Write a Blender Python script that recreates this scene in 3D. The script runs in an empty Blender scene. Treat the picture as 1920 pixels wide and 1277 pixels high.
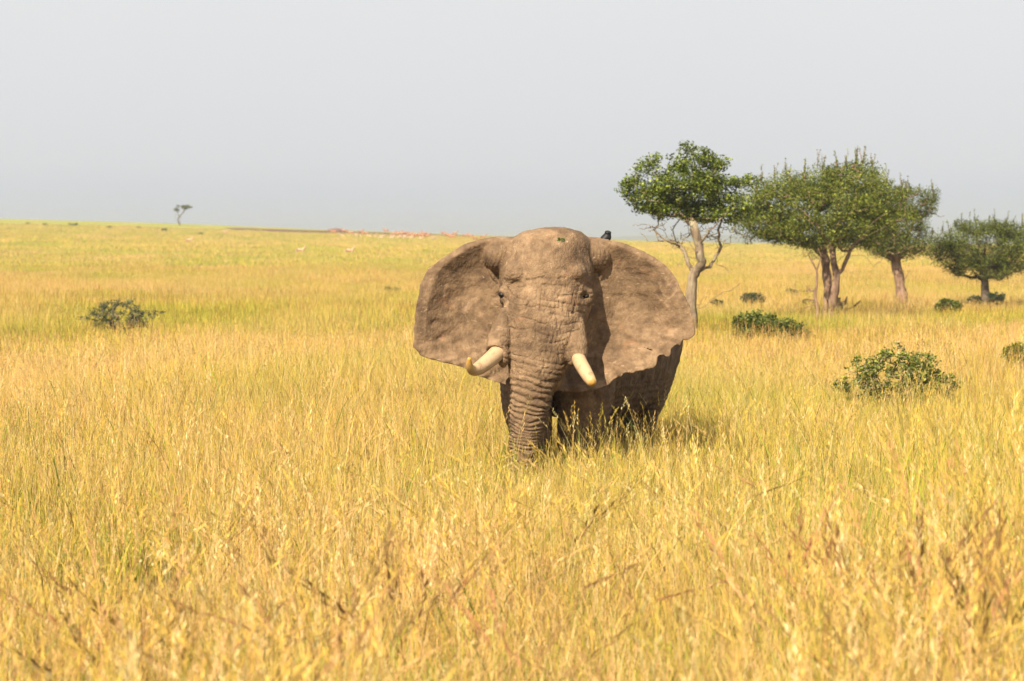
import bpy, math, random
import numpy as np
from mathutils import Vector, Matrix
from mathutils.bvhtree import BVHTree

R = math.radians
scene = bpy.context.scene
C = scene.collection
rng = np.random.default_rng(7)
random.seed(7)

# ------------------------------------------------------------------ camera
CAM_Z = 3.0
FPX = 85.0 / 36.0 * 1920.0          # focal length in photograph pixels
TILT = math.atan(183.5 / FPX)
cam_d = bpy.data.cameras.new('camera')
cam = bpy.data.objects.new('camera', cam_d); C.objects.link(cam)
cam.location = (0, 0, CAM_Z); cam.rotation_euler = (R(90) - TILT, 0, 0)
cam_d.lens = 85; cam_d.sensor_width = 36; cam_d.clip_start = 0.5; cam_d.clip_end = 30000
cam_d.dof.use_dof = True; cam_d.dof.focus_distance = 29.5; cam_d.dof.aperture_fstop = 2.8
scene.camera = cam

# ------------------------------------------------------------------ light
SUN_EL, SUN_AZ = 42.0, 206.0        # azimuth measured clockwise from +Y (the view direction)
sv = Vector((math.sin(R(SUN_AZ)) * math.cos(R(SUN_EL)), math.cos(R(SUN_AZ)) * math.cos(R(SUN_EL)), math.sin(R(SUN_EL))))
sun_d = bpy.data.lights.new('sun', 'SUN'); sun = bpy.data.objects.new('sun', sun_d); C.objects.link(sun)
sun_d.energy = 5.0; sun_d.angle = R(0.6); sun_d.color = (1.0, 0.87, 0.68)
sun.rotation_euler = (-sv).to_track_quat('-Z', 'Y').to_euler(); sun.location = (-20, -20, 30)

world = bpy.data.worlds.new('World'); scene.world = world; world.use_nodes = True
wn, wl = world.node_tree.nodes, world.node_tree.links
wn.clear()
wo = wn.new('ShaderNodeOutputWorld'); bg = wn.new('ShaderNodeBackground'); sky = wn.new('ShaderNodeTexSky')
sky.sky_type = 'NISHITA'; sky.sun_disc = False; sky.sun_elevation = R(SUN_EL); sky.sun_rotation = R(SUN_AZ)
sky.dust_density = 3.0; sky.air_density = 1.0; sky.altitude = 700
veil = wn.new('ShaderNodeMix'); veil.data_type = 'RGBA'      # thin high haze veil greys the sky evenly
veil.inputs[0].default_value = 0.95
tcw = wn.new('ShaderNodeTexCoord'); sep = wn.new('ShaderNodeSeparateXYZ'); vr = wn.new('ShaderNodeValToRGB')
wl.new(tcw.outputs['Generated'], sep.inputs[0]); wl.new(sep.outputs['Z'], vr.inputs[0])
vr.color_ramp.elements[0].position = 0.0; vr.color_ramp.elements[0].color = (.330, .354, .396, 1)   # bluer haze low down
vr.color_ramp.elements[1].position = 0.10; vr.color_ramp.elements[1].color = (.404, .402, .404, 1)
for _p, _c in ((.022, (.340, .358, .392, 1)), (.032, (.368, .376, .393, 1))):
    vr.color_ramp.elements.new(_p).color = _c
vx = wn.new('ShaderNodeVectorMath'); vx.operation = 'SCALE'; vx.inputs['Scale'].default_value = 10.0
cl = wn.new('ShaderNodeTexNoise'); cl.inputs['Scale'].default_value = 2.2; cl.inputs['Detail'].default_value = 4; wl.new(tcw.outputs['Generated'], cl.inputs['Vector'])
cm = wn.new('ShaderNodeMath'); cm.operation = 'MULTIPLY_ADD'; cm.inputs[1].default_value = 0.9; cm.inputs[2].default_value = 9.55   # very faint unevenness
wl.new(cl.outputs['Fac'], cm.inputs[0]); wl.new(cm.outputs[0], vx.inputs['Scale'])
wl.new(vr.outputs[0], vx.inputs[0]); wl.new(vx.outputs[0], veil.inputs[7])
wl.new(sky.outputs[0], veil.inputs[6]); wl.new(veil.outputs[2], bg.inputs[0]); wl.new(bg.outputs[0], wo.inputs[0])
bg.inputs[1].default_value = 0.10

scene.view_settings.view_transform = 'Standard'; scene.view_settings.look = 'None'
scene.view_settings.exposure = 1.0; scene.view_settings.gamma = 1.0
scene.view_settings.use_curve_mapping = False
scene.render.engine = 'CYCLES'
cy = scene.cycles
cy.use_denoising = True; cy.max_bounces = 5; cy.diffuse_bounces = 2; cy.glossy_bounces = 2
cy.transmission_bounces = 3; cy.volume_bounces = 1; cy.transparent_max_bounces = 6
cy.use_adaptive_sampling = True; cy.adaptive_threshold = 0.02
cy.caustics_reflective = False; cy.caustics_refractive = False
scene.render.use_persistent_data = False

# ------------------------------------------------------------------ helpers
def ray(u, v):
    """direction through a point of the photograph (1920 x 1277)"""
    a, b = (u - 960) / FPX, (638.5 - v) / FPX
    ct, st = math.cos(TILT), math.sin(TILT)
    return Vector((a, ct + b * st, -st + b * ct))
def at(u, v, Y):
    d = ray(u, v); s = Y / d.y
    return Vector((d.x * s, Y, CAM_Z + d.z * s))
def sstep(a, b, x):
    t = np.clip((x - a) / (b - a), 0, 1); return t * t * (3 - 2 * t)

def _hash(ix, iy, iz):
    n = (ix.astype(np.int64) * 374761393 + iy.astype(np.int64) * 668265263 + iz.astype(np.int64) * 2147483647)
    n = (n ^ (n >> 13)) * 1274126177
    n = n ^ (n >> 16)
    return (n & 0xffff) / 65535.0
def vnoise(p):
    """value noise in -1..1 for an (n,3) array"""
    p = np.asarray(p, float); f = np.floor(p); t = p - f; t = t * t * (3 - 2 * t)
    i = f.astype(np.int64); out = 0
    for dx in (0, 1):
        for dy in (0, 1):
            for dz in (0, 1):
                w = (t[:, 0] if dx else 1 - t[:, 0]) * (t[:, 1] if dy else 1 - t[:, 1]) * (t[:, 2] if dz else 1 - t[:, 2])
                out = out + w * _hash(i[:, 0] + dx, i[:, 1] + dy, i[:, 2] + dz)
    return out * 2 - 1
def fbm(p, o=4):
    a, s, out = 1.0, 1.0, 0
    for k in range(o):
        out = out + a * vnoise(np.asarray(p) * s + 17.3 * k); a *= 0.5; s *= 2.03
    return out

RX = np.array([-400, -146, -94, -55, -9, 29, 58, 100, 400.])
RZ = np.array([15.0, 9.8, 8.45, 6.75, 5.05, 3.85, 2.9, 2.5, 2.2])
def height(x, y):
    x = np.asarray(x, float); y = np.asarray(y, float)
    H = np.interp(x, RX, RZ)
    z = H * np.clip((y - 120) / 570, 0, 1) ** 1.5 * (1 - 0.55 * sstep(720, 1300, y))
    p = np.stack([x / 14, y / 22, x * 0], -1).reshape(-1, 3)
    n = vnoise(p).reshape(x.shape)
    p2 = np.stack([x / 45 + 9, y / 70, x * 0], -1).reshape(-1, 3)
    n2 = vnoise(p2).reshape(x.shape)
    return z + n * 0.16 * sstep(34, 60, y) * (1 - 0.5 * sstep(500, 650, y)) + n2 * 0.28 * sstep(125, 220, y) * (1 - 0.7 * sstep(500, 650, y))
def hz(x, y): return float(height(np.array([x]), np.array([y]))[0])
def gp(u, v, lift=0.0):
    """where the line of sight through (u,v) meets the ground"""
    d = ray(u, v); ys = np.geomspace(8, 680, 4000)
    xs, zs = d.x / d.y * ys, CAM_Z + d.z / d.y * ys; hs = height(xs, ys) + lift
    k = np.nonzero(zs <= hs)[0]
    k = k[0] if len(k) else int(np.argmin((zs - hs) / ys))      # over the crest: stand on the crest
    return Vector((xs[k], ys[k], hz(xs[k], ys[k])))

def mesh_obj(name, verts, faces, mat=None, parent=None, smooth=False, col=None, link=True):
    me = bpy.data.meshes.new(name)
    me.from_pydata([tuple(p) for p in verts], [], [tuple(f) for f in faces])
    if smooth: me.polygons.foreach_set('use_smooth', [True] * len(me.polygons))
    if col is not None:
        ca = me.color_attributes.new('Col', 'FLOAT_COLOR', 'POINT')
        ca.data.foreach_set('color', np.concatenate([np.asarray(col, np.float32), np.ones((len(col), 1), np.float32)], 1).ravel())
    me.update()
    o = bpy.data.objects.new(name, me)
    if link: C.objects.link(o)
    if mat: me.materials.append(mat)
    if parent:
        o.parent = parent; o.matrix_parent_inverse = parent.matrix_basis.inverted()
    return o
def empty(name, loc):
    o = bpy.data.objects.new(name, None); C.objects.link(o); o.location = loc
    o.empty_display_size = 0.3
    return o
def tag(o, label=None, cat=None, group=None, kind=None):
    if label: o['label'] = label
    if cat: o['category'] = cat
    if group: o['group'] = group
    if kind: o['kind'] = kind
    return o

def new_mat(name):
    m = bpy.data.materials.new(name); m.use_nodes = True
    n, l = m.node_tree.nodes, m.node_tree.links
    n.clear(); out = n.new('ShaderNodeOutputMaterial')
    return m, n, l, out
def ramp(n, stops):
    r = n.new('ShaderNodeValToRGB'); e = r.color_ramp.elements
    while len(e) < len(stops): e.new(0.5)
    for k, (p, c) in enumerate(stops):
        e[k].position = p; e[k].color = (c if len(c) == 4 else (*c, 1))
    return r
def mixc(n, l, fac, a, b, mode='MIX'):
    m = n.new('ShaderNodeMix'); m.data_type = 'RGBA'; m.blend_type = mode
    for s, val in ((m.inputs[0], fac), (m.inputs[6], a), (m.inputs[7], b)):
        if hasattr(val, 'links'): l.new(val, s)
        elif isinstance(val, tuple): s.default_value = (*val, 1) if len(val) == 3 else val
        else: s.default_value = val
    return m.outputs[2]
def math_n(n, l, op, a, b=None, c=None, clamp=False):
    m = n.new('ShaderNodeMath'); m.operation = op; m.use_clamp = clamp
    for k, val in enumerate((a, b, c)):
        if val is None: continue
        if hasattr(val, 'links'): l.new(val, m.inputs[k])
        else: m.inputs[k].default_value = val
    return m.outputs[0]
def noise(n, l, vec, scale, detail=4, rough=0.55, dist=0.0):
    t = n.new('ShaderNodeTexNoise'); t.inputs['Scale'].default_value = scale
    t.inputs['Detail'].default_value = detail; t.inputs['Roughness'].default_value = rough
    t.inputs['Distortion'].default_value = dist
    if vec is not None: l.new(vec, t.inputs['Vector'])
    return t.outputs['Fac']
def mapping(n, l, vec, scale=(1, 1, 1), loc=(0, 0, 0), rot=(0, 0, 0)):
    m = n.new('ShaderNodeMapping'); m.inputs['Scale'].default_value = scale
    m.inputs['Location'].default_value = loc; m.inputs['Rotation'].default_value = rot
    l.new(vec, m.inputs['Vector']); return m.outputs[0]

# ------------------------------------------------------------------ materials
def field_tint(n, l, col):
    """drifts of greener, straw and rosy grass over the plain (world position)"""
    pos = n.new('ShaderNodeNewGeometry').outputs['Position']
    a = noise(n, l, mapping(n, l, pos, (0.05, 0.035, 0)), 1.0, 3)
    b = noise(n, l, mapping(n, l, pos, (0.10, 0.03, 0), (31, 7, 0)), 1.0, 3)
    g = ramp(n, [(0.46, (0, 0, 0)), (0.66, (1, 1, 1))]); l.new(a, g.inputs[0])
    p = ramp(n, [(0.50, (0, 0, 0)), (0.68, (1, 1, 1))]); l.new(b, p.inputs[0])
    fg = math_n(n, l, 'MULTIPLY', g.outputs[0], 0.75); fp = math_n(n, l, 'MULTIPLY', p.outputs[0], 0.70)
    c = mixc(n, l, fp, col, (0.68, 0.46, 0.20))
    c = mixc(n, l, fg, c, (0.33, 0.38, 0.05))
    return c
def grass_mat(name, transl=0.27):
    m, n, l, out = new_mat(name)
    ca = n.new('ShaderNodeVertexColor'); ca.layer_name = 'Col'
    oi = n.new('ShaderNodeObjectInfo')
    col = field_tint(n, l, ca.outputs[0])
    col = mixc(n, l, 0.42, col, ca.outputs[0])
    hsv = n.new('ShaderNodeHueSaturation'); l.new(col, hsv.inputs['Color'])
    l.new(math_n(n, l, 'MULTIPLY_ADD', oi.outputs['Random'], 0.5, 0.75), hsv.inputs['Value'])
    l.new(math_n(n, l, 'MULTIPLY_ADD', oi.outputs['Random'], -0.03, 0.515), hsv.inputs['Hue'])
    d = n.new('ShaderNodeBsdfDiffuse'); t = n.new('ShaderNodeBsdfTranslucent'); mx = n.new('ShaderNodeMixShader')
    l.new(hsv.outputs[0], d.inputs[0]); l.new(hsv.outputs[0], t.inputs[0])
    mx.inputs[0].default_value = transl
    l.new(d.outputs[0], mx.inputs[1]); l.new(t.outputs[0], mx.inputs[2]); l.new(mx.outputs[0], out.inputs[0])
    return m
GRASS = grass_mat('dry_grass')

def ground_mat():
    m, n, l, out = new_mat('savanna_ground')
    pos = n.new('ShaderNodeNewGeometry').outputs['Position']
    a = noise(n, l, mapping(n, l, pos, (1, 1, 1)), 2.2, 8, 0.7)
    base = ramp(n, [(0.3, (0.25, 0.19, 0.055)), (0.55, (0.47, 0.38, 0.10)), (0.75, (0.56, 0.47, 0.14))]); l.new(a, base.inputs[0])
    sp = n.new('ShaderNodeSeparateXYZ'); l.new(pos, sp.inputs[0])
    # bare soil and litter between the tufts nearby; short grass cover on the far slope
    soil = mixc(n, l, a, (0.10, 0.07, 0.03), (0.26, 0.19, 0.075))
    cover = math_n(n, l, 'DIVIDE', math_n(n, l, 'SUBTRACT', sp.outputs['Y'], 60.0), 160.0, clamp=True)
    col = mixc(n, l, cover, soil, field_tint(n, l, base.outputs[0]))
    big = noise(n, l, mapping(n, l, pos, (0.02, 0.02, 0)), 1.0, 4)
    # short greener turf and a burnt brown strip on the ridge
    yy = math_n(n, l, 'MULTIPLY_ADD', big, 120.0, sp.outputs['Y'])
    turf = ramp(n, [(0.0, (0, 0, 0)), (1.0, (1, 1, 1))]); l.new(math_n(n, l, 'DIVIDE', math_n(n, l, 'SUBTRACT', yy, 540.0), 90.0, clamp=True), turf.inputs[0])
    col = mixc(n, l, math_n(n, l, 'MULTIPLY', turf.outputs[0], 0.75), col, (0.22, 0.24, 0.06))
    nb = noise(n, l, mapping(n, l, pos, (0.05, 0.02, 0), (3, 3, 0)), 1.0, 5, 0.6)
    bx = math_n(n, l, 'SUBTRACT', 1.0, math_n(n, l, 'ABSOLUTE', math_n(n, l, 'DIVIDE', math_n(n, l, 'ADD', sp.outputs['X'], 29.0), 54.0)), clamp=True)
    by = math_n(n, l, 'SUBTRACT', 1.0, math_n(n, l, 'ABSOLUTE', math_n(n, l, 'DIVIDE', math_n(n, l, 'SUBTRACT', sp.outputs['Y'], 640.0), 45.0)), clamp=True)
    bm = math_n(n, l, 'MULTIPLY', math_n(n, l, 'POWER', bx, 0.5), math_n(n, l, 'POWER', by, 0.5))
    bm = math_n(n, l, 'MULTIPLY_ADD', math_n(n, l, 'SUBTRACT', nb, 0.5), 0.8, bm)
    burnt = ramp(n, [(0.30, (0, 0, 0)), (0.45, (1, 1, 1))]); l.new(bm, burnt.inputs[0])
    col = mixc(n, l, burnt.outputs[0], col, (0.135, 0.082, 0.052))
    d = n.new('ShaderNodeBsdfDiffuse'); l.new(col, d.inputs[0])
    bp = n.new('ShaderNodeBump'); bp.inputs['Strength'].default_value = 0.6; bp.inputs['Distance'].default_value = 0.1
    l.new(a, bp.inputs['Height']); l.new(bp.outputs[0], d.inputs['Normal'])
    l.new(d.outputs[0], out.inputs[0]); return m

def leaf_mat(name, transl=0.3, gloss=0.0):
    m, n, l, out = new_mat(name)
    ca = n.new('ShaderNodeVertexColor'); ca.layer_name = 'Col'
    d = n.new('ShaderNodeBsdfPrincipled'); t = n.new('ShaderNodeBsdfTranslucent'); mx = n.new('ShaderNodeMixShader')
    d.inputs['Roughness'].default_value = 0.55; d.inputs['Specular IOR Level'].default_value = 0.3 + gloss
    l.new(ca.outputs[0], d.inputs['Base Color'])
    l.new(mixc(n, l, 1.0, ca.outputs[0], (1.35, 1.45, 0.6), 'MULTIPLY'), t.inputs[0])
    mx.inputs[0].default_value = transl
    l.new(d.outputs[0], mx.inputs[1]); l.new(t.outputs[0], mx.inputs[2]); l.new(mx.outputs[0], out.inputs[0])
    return m
LEAF = leaf_mat('leaf')

def bark_mat(name, c0, c1, c2):
    m, n, l, out = new_mat(name)
    tc = n.new('ShaderNodeTexCoord').outputs['Object']
    a = noise(n, l, mapping(n, l, tc, (6, 6, 1.5)), 1.5, 6, 0.7)
    b = noise(n, l, tc, 2.3, 4, 0.6)
    r = ramp(n, [(0.3, c0), (0.5, c1), (0.7, c2)]); l.new(math_n(n, l, 'MULTIPLY_ADD', math_n(n, l, 'SUBTRACT', b, 0.5), 0.6, a), r.inputs[0])
    d = n.new('ShaderNodeBsdfPrincipled'); d.inputs['Roughness'].default_value = 0.9
    d.inputs['Specular IOR Level'].default_value = 0.15
    l.new(r.outputs[0], d.inputs['Base Color'])
    bp = n.new('ShaderNodeBump'); bp.inputs['Strength'].default_value = 0.9; bp.inputs['Distance'].default_value = 0.06
    l.new(a, bp.inputs['Height']); l.new(bp.outputs[0], d.inputs['Normal'])
    l.new(d.outputs[0], out.inputs[0]); return m
BARK_PALE = bark_mat('pale_bark', (0.12, 0.085, 0.06), (0.25, 0.19, 0.125), (0.37, 0.33, 0.22))
BARK_TAN = bark_mat('tan_bark', (0.11, 0.07, 0.05), (0.26, 0.165, 0.11), (0.38, 0.26, 0.185))
BARK_DARK = bark_mat('dark_bark', (0.05, 0.04, 0.03), (0.11, 0.085, 0.06), (0.19, 0.15, 0.11))

def plain_mat(name, c, rough=0.6, spec=0.3):
    m, n, l, out = new_mat(name)
    tc = n.new('ShaderNodeTexCoord').outputs['Object']
    a = noise(n, l, tc, 9, 4)
    col = mixc(n, l, a, tuple(k * 0.75 for k in c), tuple(min(1, k * 1.25) for k in c))
    d = n.new('ShaderNodeBsdfPrincipled'); d.inputs['Roughness'].default_value = rough
    d.inputs['Specular IOR Level'].default_value = spec
    l.new(col, d.inputs['Base Color']); l.new(d.outputs[0], out.inputs[0]); return m

# ------------------------------------------------------------------ terrain
def build_ground():
    ys = np.concatenate([np.array([-60, -20, 0.]), np.geomspace(5, 110, 60), np.linspace(114, 800, 150), np.geomspace(830, 12000, 40)])
    ts = np.linspace(-1, 1, 121)
    V, F = [], []
    for y in ys:
        w = 60 + max(y, 0) * 0.9
        xs = ts * w
        z = height(xs, np.full_like(xs, y))
        V += list(zip(xs, [y] * len(xs), z))
    nx = len(ts)
    for j in range(len(ys) - 1):
        for i in range(nx - 1):
            a = j * nx + i
            F.append((a, a + 1, a + 1 + nx, a + nx))
    tag(mesh_obj('ground', V, F, ground_mat(), smooth=True), kind='structure')
build_ground()

def build_hills():
    m, n, l, out = new_mat('far_hill'); d = n.new('ShaderNodeBsdfDiffuse'); d.inputs[0].default_value = (0.10, 0.12, 0.05, 1)
    pos = n.new('ShaderNodeNewGeometry').outputs['Position']
    l.new(mixc(n, l, noise(n, l, pos, 0.004, 5), (0.07, 0.09, 0.04), (0.16, 0.15, 0.07)), d.inputs[0])
    l.new(d.outputs[0], out.inputs[0])
    xs = np.linspace(-2600, 3200, 200); rows = [(4200, 0), (4400, .5), (4600, 1), (4900, .7), (5200, 0)]
    V, F = [], []
    prof = 20 + 7 * fbm(np.stack([xs / 420, xs * 0, xs * 0], -1), 4)
    for y, k in rows:
        for x, p in zip(xs, prof): V.append((x, y, -2 + p * k))
    for j in range(len(rows) - 1):
        for i in range(len(xs) - 1):
            a = j * len(xs) + i; F.append((a, a + 1, a + 1 + len(xs), a + len(xs)))
    tag(mesh_obj('hills', V, F, m, smooth=True), kind='structure')
build_hills()

# ------------------------------------------------------------------ elephant
EY = 28.0
def E(u, v, d): return at(u, v, EY + d)

def loft(rings):
    """rings: list of (n,3) arrays -> verts, faces with caps"""
    n = len(rings[0]); V = [tuple(p) for r in rings for p in r]; F = []
    for j in range(len(rings) - 1):
        for i in range(n):
            a, b = j * n + i, j * n + (i + 1) % n
            F.append((a, b, b + n, a + n))
    F.append(tuple(range(n - 1, -1, -1))); F.append(tuple(range((len(rings) - 1) * n, len(rings) * n)))
    return V, F
def smooth_rows(rows, k):
    rows = np.array(rows, float); t = rows[:, 0]; tt = np.linspace(t[0], t[-1], k)
    out = [tt]
    for c in range(1, rows.shape[1]):
        y = rows[:, c]; m = np.gradient(y, t)
        for i in range(len(y) - 1):                          # keep it monotone
            if y[i] == y[i + 1]: m[i] = m[i + 1] = 0
        idx = np.clip(np.searchsorted(t, tt, 'right') - 1, 0, len(t) - 2)
        h = t[idx + 1] - t[idx]; s = (tt - t[idx]) / h
        out.append((2*s**3 - 3*s**2 + 1) * y[idx] + (s**3 - 2*s**2 + s) * h * m[idx] + (-2*s**3 + 3*s**2) * y[idx + 1] + (s**3 - s**2) * h * m[idx + 1])
    return np.array(out).T
def se(th, e):
    c, s = np.cos(th), np.sin(th)
    return np.sign(c) * np.abs(c) ** (2 / e), np.sign(s) * np.abs(s) ** (2 / e)

def tube(points, radii, n=16, caps=True):
    P = [Vector(p) for p in points]; rings = []; up = Vector((0.13, 0.3, 1)).normalized()
    for k, p in enumerate(P):
        t = (P[min(k + 1, len(P) - 1)] - P[max(k - 1, 0)]).normalized()
        a = t.cross(up)
        if a.length < 1e-3: a = t.cross(Vector((1, 0, 0)))
        a.normalize(); b = t.cross(a).normalized(); up = -b
        rings.append([p + (a * math.cos(2 * math.pi * i / n) + b * math.sin(2 * math.pi * i / n)) * radii[k] for i in range(n)])
    return loft(rings)
def spline(P, k):
    P = [Vector(p) for p in P]; Q = [P[0] * 2 - P[1]] + P + [P[-1] * 2 - P[-2]]; out = []
    seg = len(P) - 1
    for i in range(k):
        t = i / (k - 1) * seg; j = min(int(t), seg - 1); s = t - j
        a, b, c, d = Q[j:j + 4]
        out.append(0.5 * ((2 * b) + (c - a) * s + (2 * a - 5 * b + 4 * c - d) * s * s + (3 * b - a - 3 * c + d) * s ** 3))
    return out
def ellipsoid(c, r, rot=None, n=18):
    V, F = [], []
    for j in range(1, n):
        ph = math.pi * j / n
        for i in range(n):
            th = 2 * math.pi * i / n
            p = Vector((r[0] * math.sin(ph) * math.cos(th), r[1] * math.sin(ph) * math.sin(th), r[2] * math.cos(ph)))
            if rot: p = rot @ p
            V.append(tuple(Vector(c) + p))
    rings = [V[k * n:(k + 1) * n] for k in range(n - 1)]
    return loft(rings)

PARTS = []
def add(VF): PARTS.append(VF)

def front_loft(rows, k, e0, n=44):
    """rows: v, uL, uR, front depth, back depth"""
    rr = smooth_rows(rows, k); th = np.linspace(0, 2 * np.pi, n, endpoint=False); rings = []
    for v, uL, uR, yf, yb in rr:
        d = (yf + yb) / 2; a = E(uL, v, d); b = E(uR, v, d)
        cx, sx = se(th, e0)
        rings.append(np.stack([(a.x + b.x) / 2 + cx * (b.x - a.x) / 2, EY + d + sx * (yb - yf) / 2, np.full(n, a.z)], -1))
    add(loft(rings))

# skull and jaw
front_loft([(426.5, 1020, 1060, .52, .74), (428, 1004, 1075, .44, .86), (433, 984, 1087, .36, .98), (442, 966, 1100, .29, 1.08), (456, 955, 1108, .22, 1.16),
            (475, 945, 1112, .15, 1.22), (500, 937, 1113, .09, 1.25), (525, 936, 1113, .06, 1.25),
            (550, 937, 1113, .06, 1.22), (575, 942, 1109, .06, 1.15), (605, 946, 1098, .06, 1.05),
            (640, 950, 1088, .06, .95), (670, 960, 1075, .12, .85), (700, 975, 1058, .22, .70), (718, 990, 1045, .3, .6)], 40, 2.3)
# trunk
front_loft([(515, 972, 1072, .08, .55), (545, 953, 1088, .02, .60), (580, 946, 1092, -.03, .58), (615, 944, 1088, -.07, .54), (650, 946, 1077, -.11, .48),
            (680, 952, 1064, -.13, .44), (700, 954, 1058, -.14, .40), (725, 957, 1043, -.14, .35), (755, 956, 1034, -.13, .32),
            (790, 955, 1024, -.12, .28), (830, 954, 1014, -.10, .26), (870, 955, 1006, -.06, .26), (900, 957, 1000, .0, .28), (920, 962, 996, .08, .26)], 60, 2.15)
# lower lip / chin behind the trunk
add(ellipsoid(E(1025, 705, .55), (.20, .30, .22)))
# brows, cheek bones, temples
add(ellipsoid(E(972, 512, .44), (.185, .34, .20)))
add(ellipsoid(E(1075, 510, .44), (.185, .34, .20)))
add(ellipsoid(E(948, 553, .40), (.095, .15, .13)))
add(ellipsoid(E(1098, 556, .42), (.105, .16, .14)))
add(ellipsoid(E(1040, 452, .52), (.36, .26, .16)))
# tusk sheaths
def sheath(P, r): add(tube(spline(P, 14), list(np.interp(np.linspace(0, 1, 14), np.linspace(0, 1, len(r)), r)), 18))
sheath([E(966, 560, .30), E(952, 600, .20), E(937, 638, .08), E(930, 659, -.02)], [.10, .125, .15, .118])
add(ellipsoid(E(944, 664, .02), (.075, .11, .16))); add(ellipsoid(E(1073, 664, .04), (.075, .10, .15)))
sheath([E(1074, 565, .30), E(1077, 610, .20), E(1082, 650, .07), E(1085, 673, -.02)], [.10, .12, .125, .095])
# neck and body
BR = [(0.7, 1035, 2.20, .50, .55, .60), (1.1, 1042, 2.10, .66, .72, .78), (1.6, 1060, 2.0, .80, .93, 1.05), (2.2, 1088, 1.95, .90, 1.02, 1.18), (2.9, 1122, 1.92, .97, 1.02, 1.22),
      (3.5, 1148, 1.95, .94, .98, 1.12), (4.0, 1162, 1.95, .80, .85, .90), (4.35, 1168, 1.95, .55, .62, .62), (4.5, 1170, 1.95, .25, .3, .3)]
rr = smooth_rows(BR, 36); th = np.linspace(0, 2 * np.pi, 48, endpoint=False); rings = []
for d, u, zc, hw, hu, hd in rr:
    xc = (u - 960) * (EY + d) / FPX; cx, sx = se(th, 2.25)
    rings.append(np.stack([xc + cx * hw, np.full(48, EY + d), zc + np.where(sx > 0, sx * hu, sx * hd)], -1))
add(loft(rings))
# legs: rows of (z, u, depth, half width, half length)
def leg(rows):
    rr = smooth_rows([(-r[0], *r[1:]) for r in rows], 24); th = np.linspace(0, 2 * np.pi, 28, endpoint=False); rings = []
    for mz, u, d, hw, hl in rr:
        xc = (u - 960) * (EY + d) / FPX
        rings.append(np.stack([xc + hw * np.cos(th), EY + d + hl * np.sin(th), np.full(28, -mz)], -1))
    add(loft(rings))
leg([(1.9, 1095, 1.55, .30, .42), (1.4, 1098, 1.45, .37, .44), (1.0, 1096, 1.38, .345, .36), (.7, 1088, 1.35, .29, .30), (.4, 1085, 1.35, .255, .27), (.15, 1085, 1.33, .28, .30), (0, 1085, 1.32, .30, .32)])
leg([(1.9, 985, 1.55, .30, .42), (1.4, 988, 1.42, .335, .42), (1.0, 990, 1.35, .315, .34), (.7, 996, 1.30, .26, .28), (.4, 998, 1.28, .24, .26), (.15, 998, 1.25, .27, .29), (0, 998, 1.24, .29, .31)])
leg([(1.9, 1222, 3.75, .32, .55), (1.4, 1222, 3.72, .34, .48), (1.0, 1212, 3.75, .30, .36), (.6, 1196, 3.85, .24, .27), (.3, 1188, 3.88, .235, .26), (.12, 1186, 3.85, .27, .30), (0, 1186, 3.84, .29, .32)])
leg([(1.9, 1120, 3.5, .32, .5), (1.3, 1120, 3.4, .32, .44), (.9, 1122, 3.3, .29, .34), (.5, 1126, 3.3, .24, .26), (.12, 1126, 3.25, .27, .30), (0, 1126, 3.24, .29, .32)])
# tail (behind)
add(tube(spline([(1.50, 32.45, 2.35), (1.52, 32.62, 1.9), (1.5, 32.66, 1.3), (1.5, 32.6, .8)], 12), [.07] * 6 + [.045] * 6, 10))

def ear(outline, root, curl, sgn):
    """a fan from the root line on the head to the ragged outer rim, with real depth and thickness"""
    def resample(P, k):
        P = np.array(P, float); s = np.concatenate([[0], np.cumsum(np.hypot(*np.diff(P, axis=0).T))]); q = np.linspace(0, s[-1], k)
        return np.stack([np.interp(q, s, P[:, 0]), np.interp(q, s, P[:, 1])], -1)
    N, M = 260, 34
    O, Rt = resample(outline, N), resample(root, N)
    for _ in range(2): O[1:-1] = (O[:-2] + 2 * O[1:-1] + O[2:]) / 4
    front, back = [], []
    for i in range(N):
        s = i / (N - 1)
        for j in range(M):
            t = j / (M - 1); p = Rt[i] * (1 - t) + O[i] * t
            d = 0.66 + 0.20 * math.sin(math.pi * min(1, t * 1.15)) * (0.5 + 0.5 * math.sin(math.pi * s)) - 0.18 * t * t * curl
            topw = max(0, 1 - s / 0.42)                       # the top rim rolls backwards
            d += topw * 0.24 * max(0, (t - 0.55) / 0.45) ** 2
            d -= topw * 0.11 * math.exp(-((t - 0.45) / 0.28) ** 2)
            low = max(0, (s - 0.6) / 0.4)                     # the hanging rim waves
            d += low * t * t * 0.055 * math.sin(s * 58 + 1.5 * sgn) + low * t * t * 0.03 * math.sin(s * 131)
            q = E(p[0], p[1], d)
            th = 0.055 * (1 - t) + 0.034
            front.append((q.x, q.y - th / 2, q.z)); back.append((q.x, q.y + th / 2, q.z))
    V = front + back; F = []; K = N * M
    for i in range(N - 1):
        for j in range(M - 1):
            a = i * M + j
            F.append((a, a + 1, a + M + 1, a + M)); F.append((K + a, K + a + M, K + a + M + 1, K + a + 1))
    for i in range(N - 1):
        for j in (0, M - 1):
            a = i * M + j; F.append((a, a + M, K + a + M, K + a))
    for j in range(M - 1):
        for i in (0, N - 1):
            a = i * M + j; F.append((a, a + 1, K + a + 1, K + a))
    add((V, F))
ear([(967, 444), (930, 443), (899, 449), (867, 459), (828, 484), (801, 506), (789, 529), (783, 557), (777, 588), (778, 604), (775, 615), (777, 630), (773, 651), (783, 657), (786, 666), (801, 672), (814, 674), (828, 680), (850, 683), (867, 690), (884, 697), (899, 706), (926, 716), (957, 724), (985, 722)],
    [(985, 462), (962, 480), (952, 510), (955, 560), (965, 610), (980, 660), (995, 690)], 0.7, 1)
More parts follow.
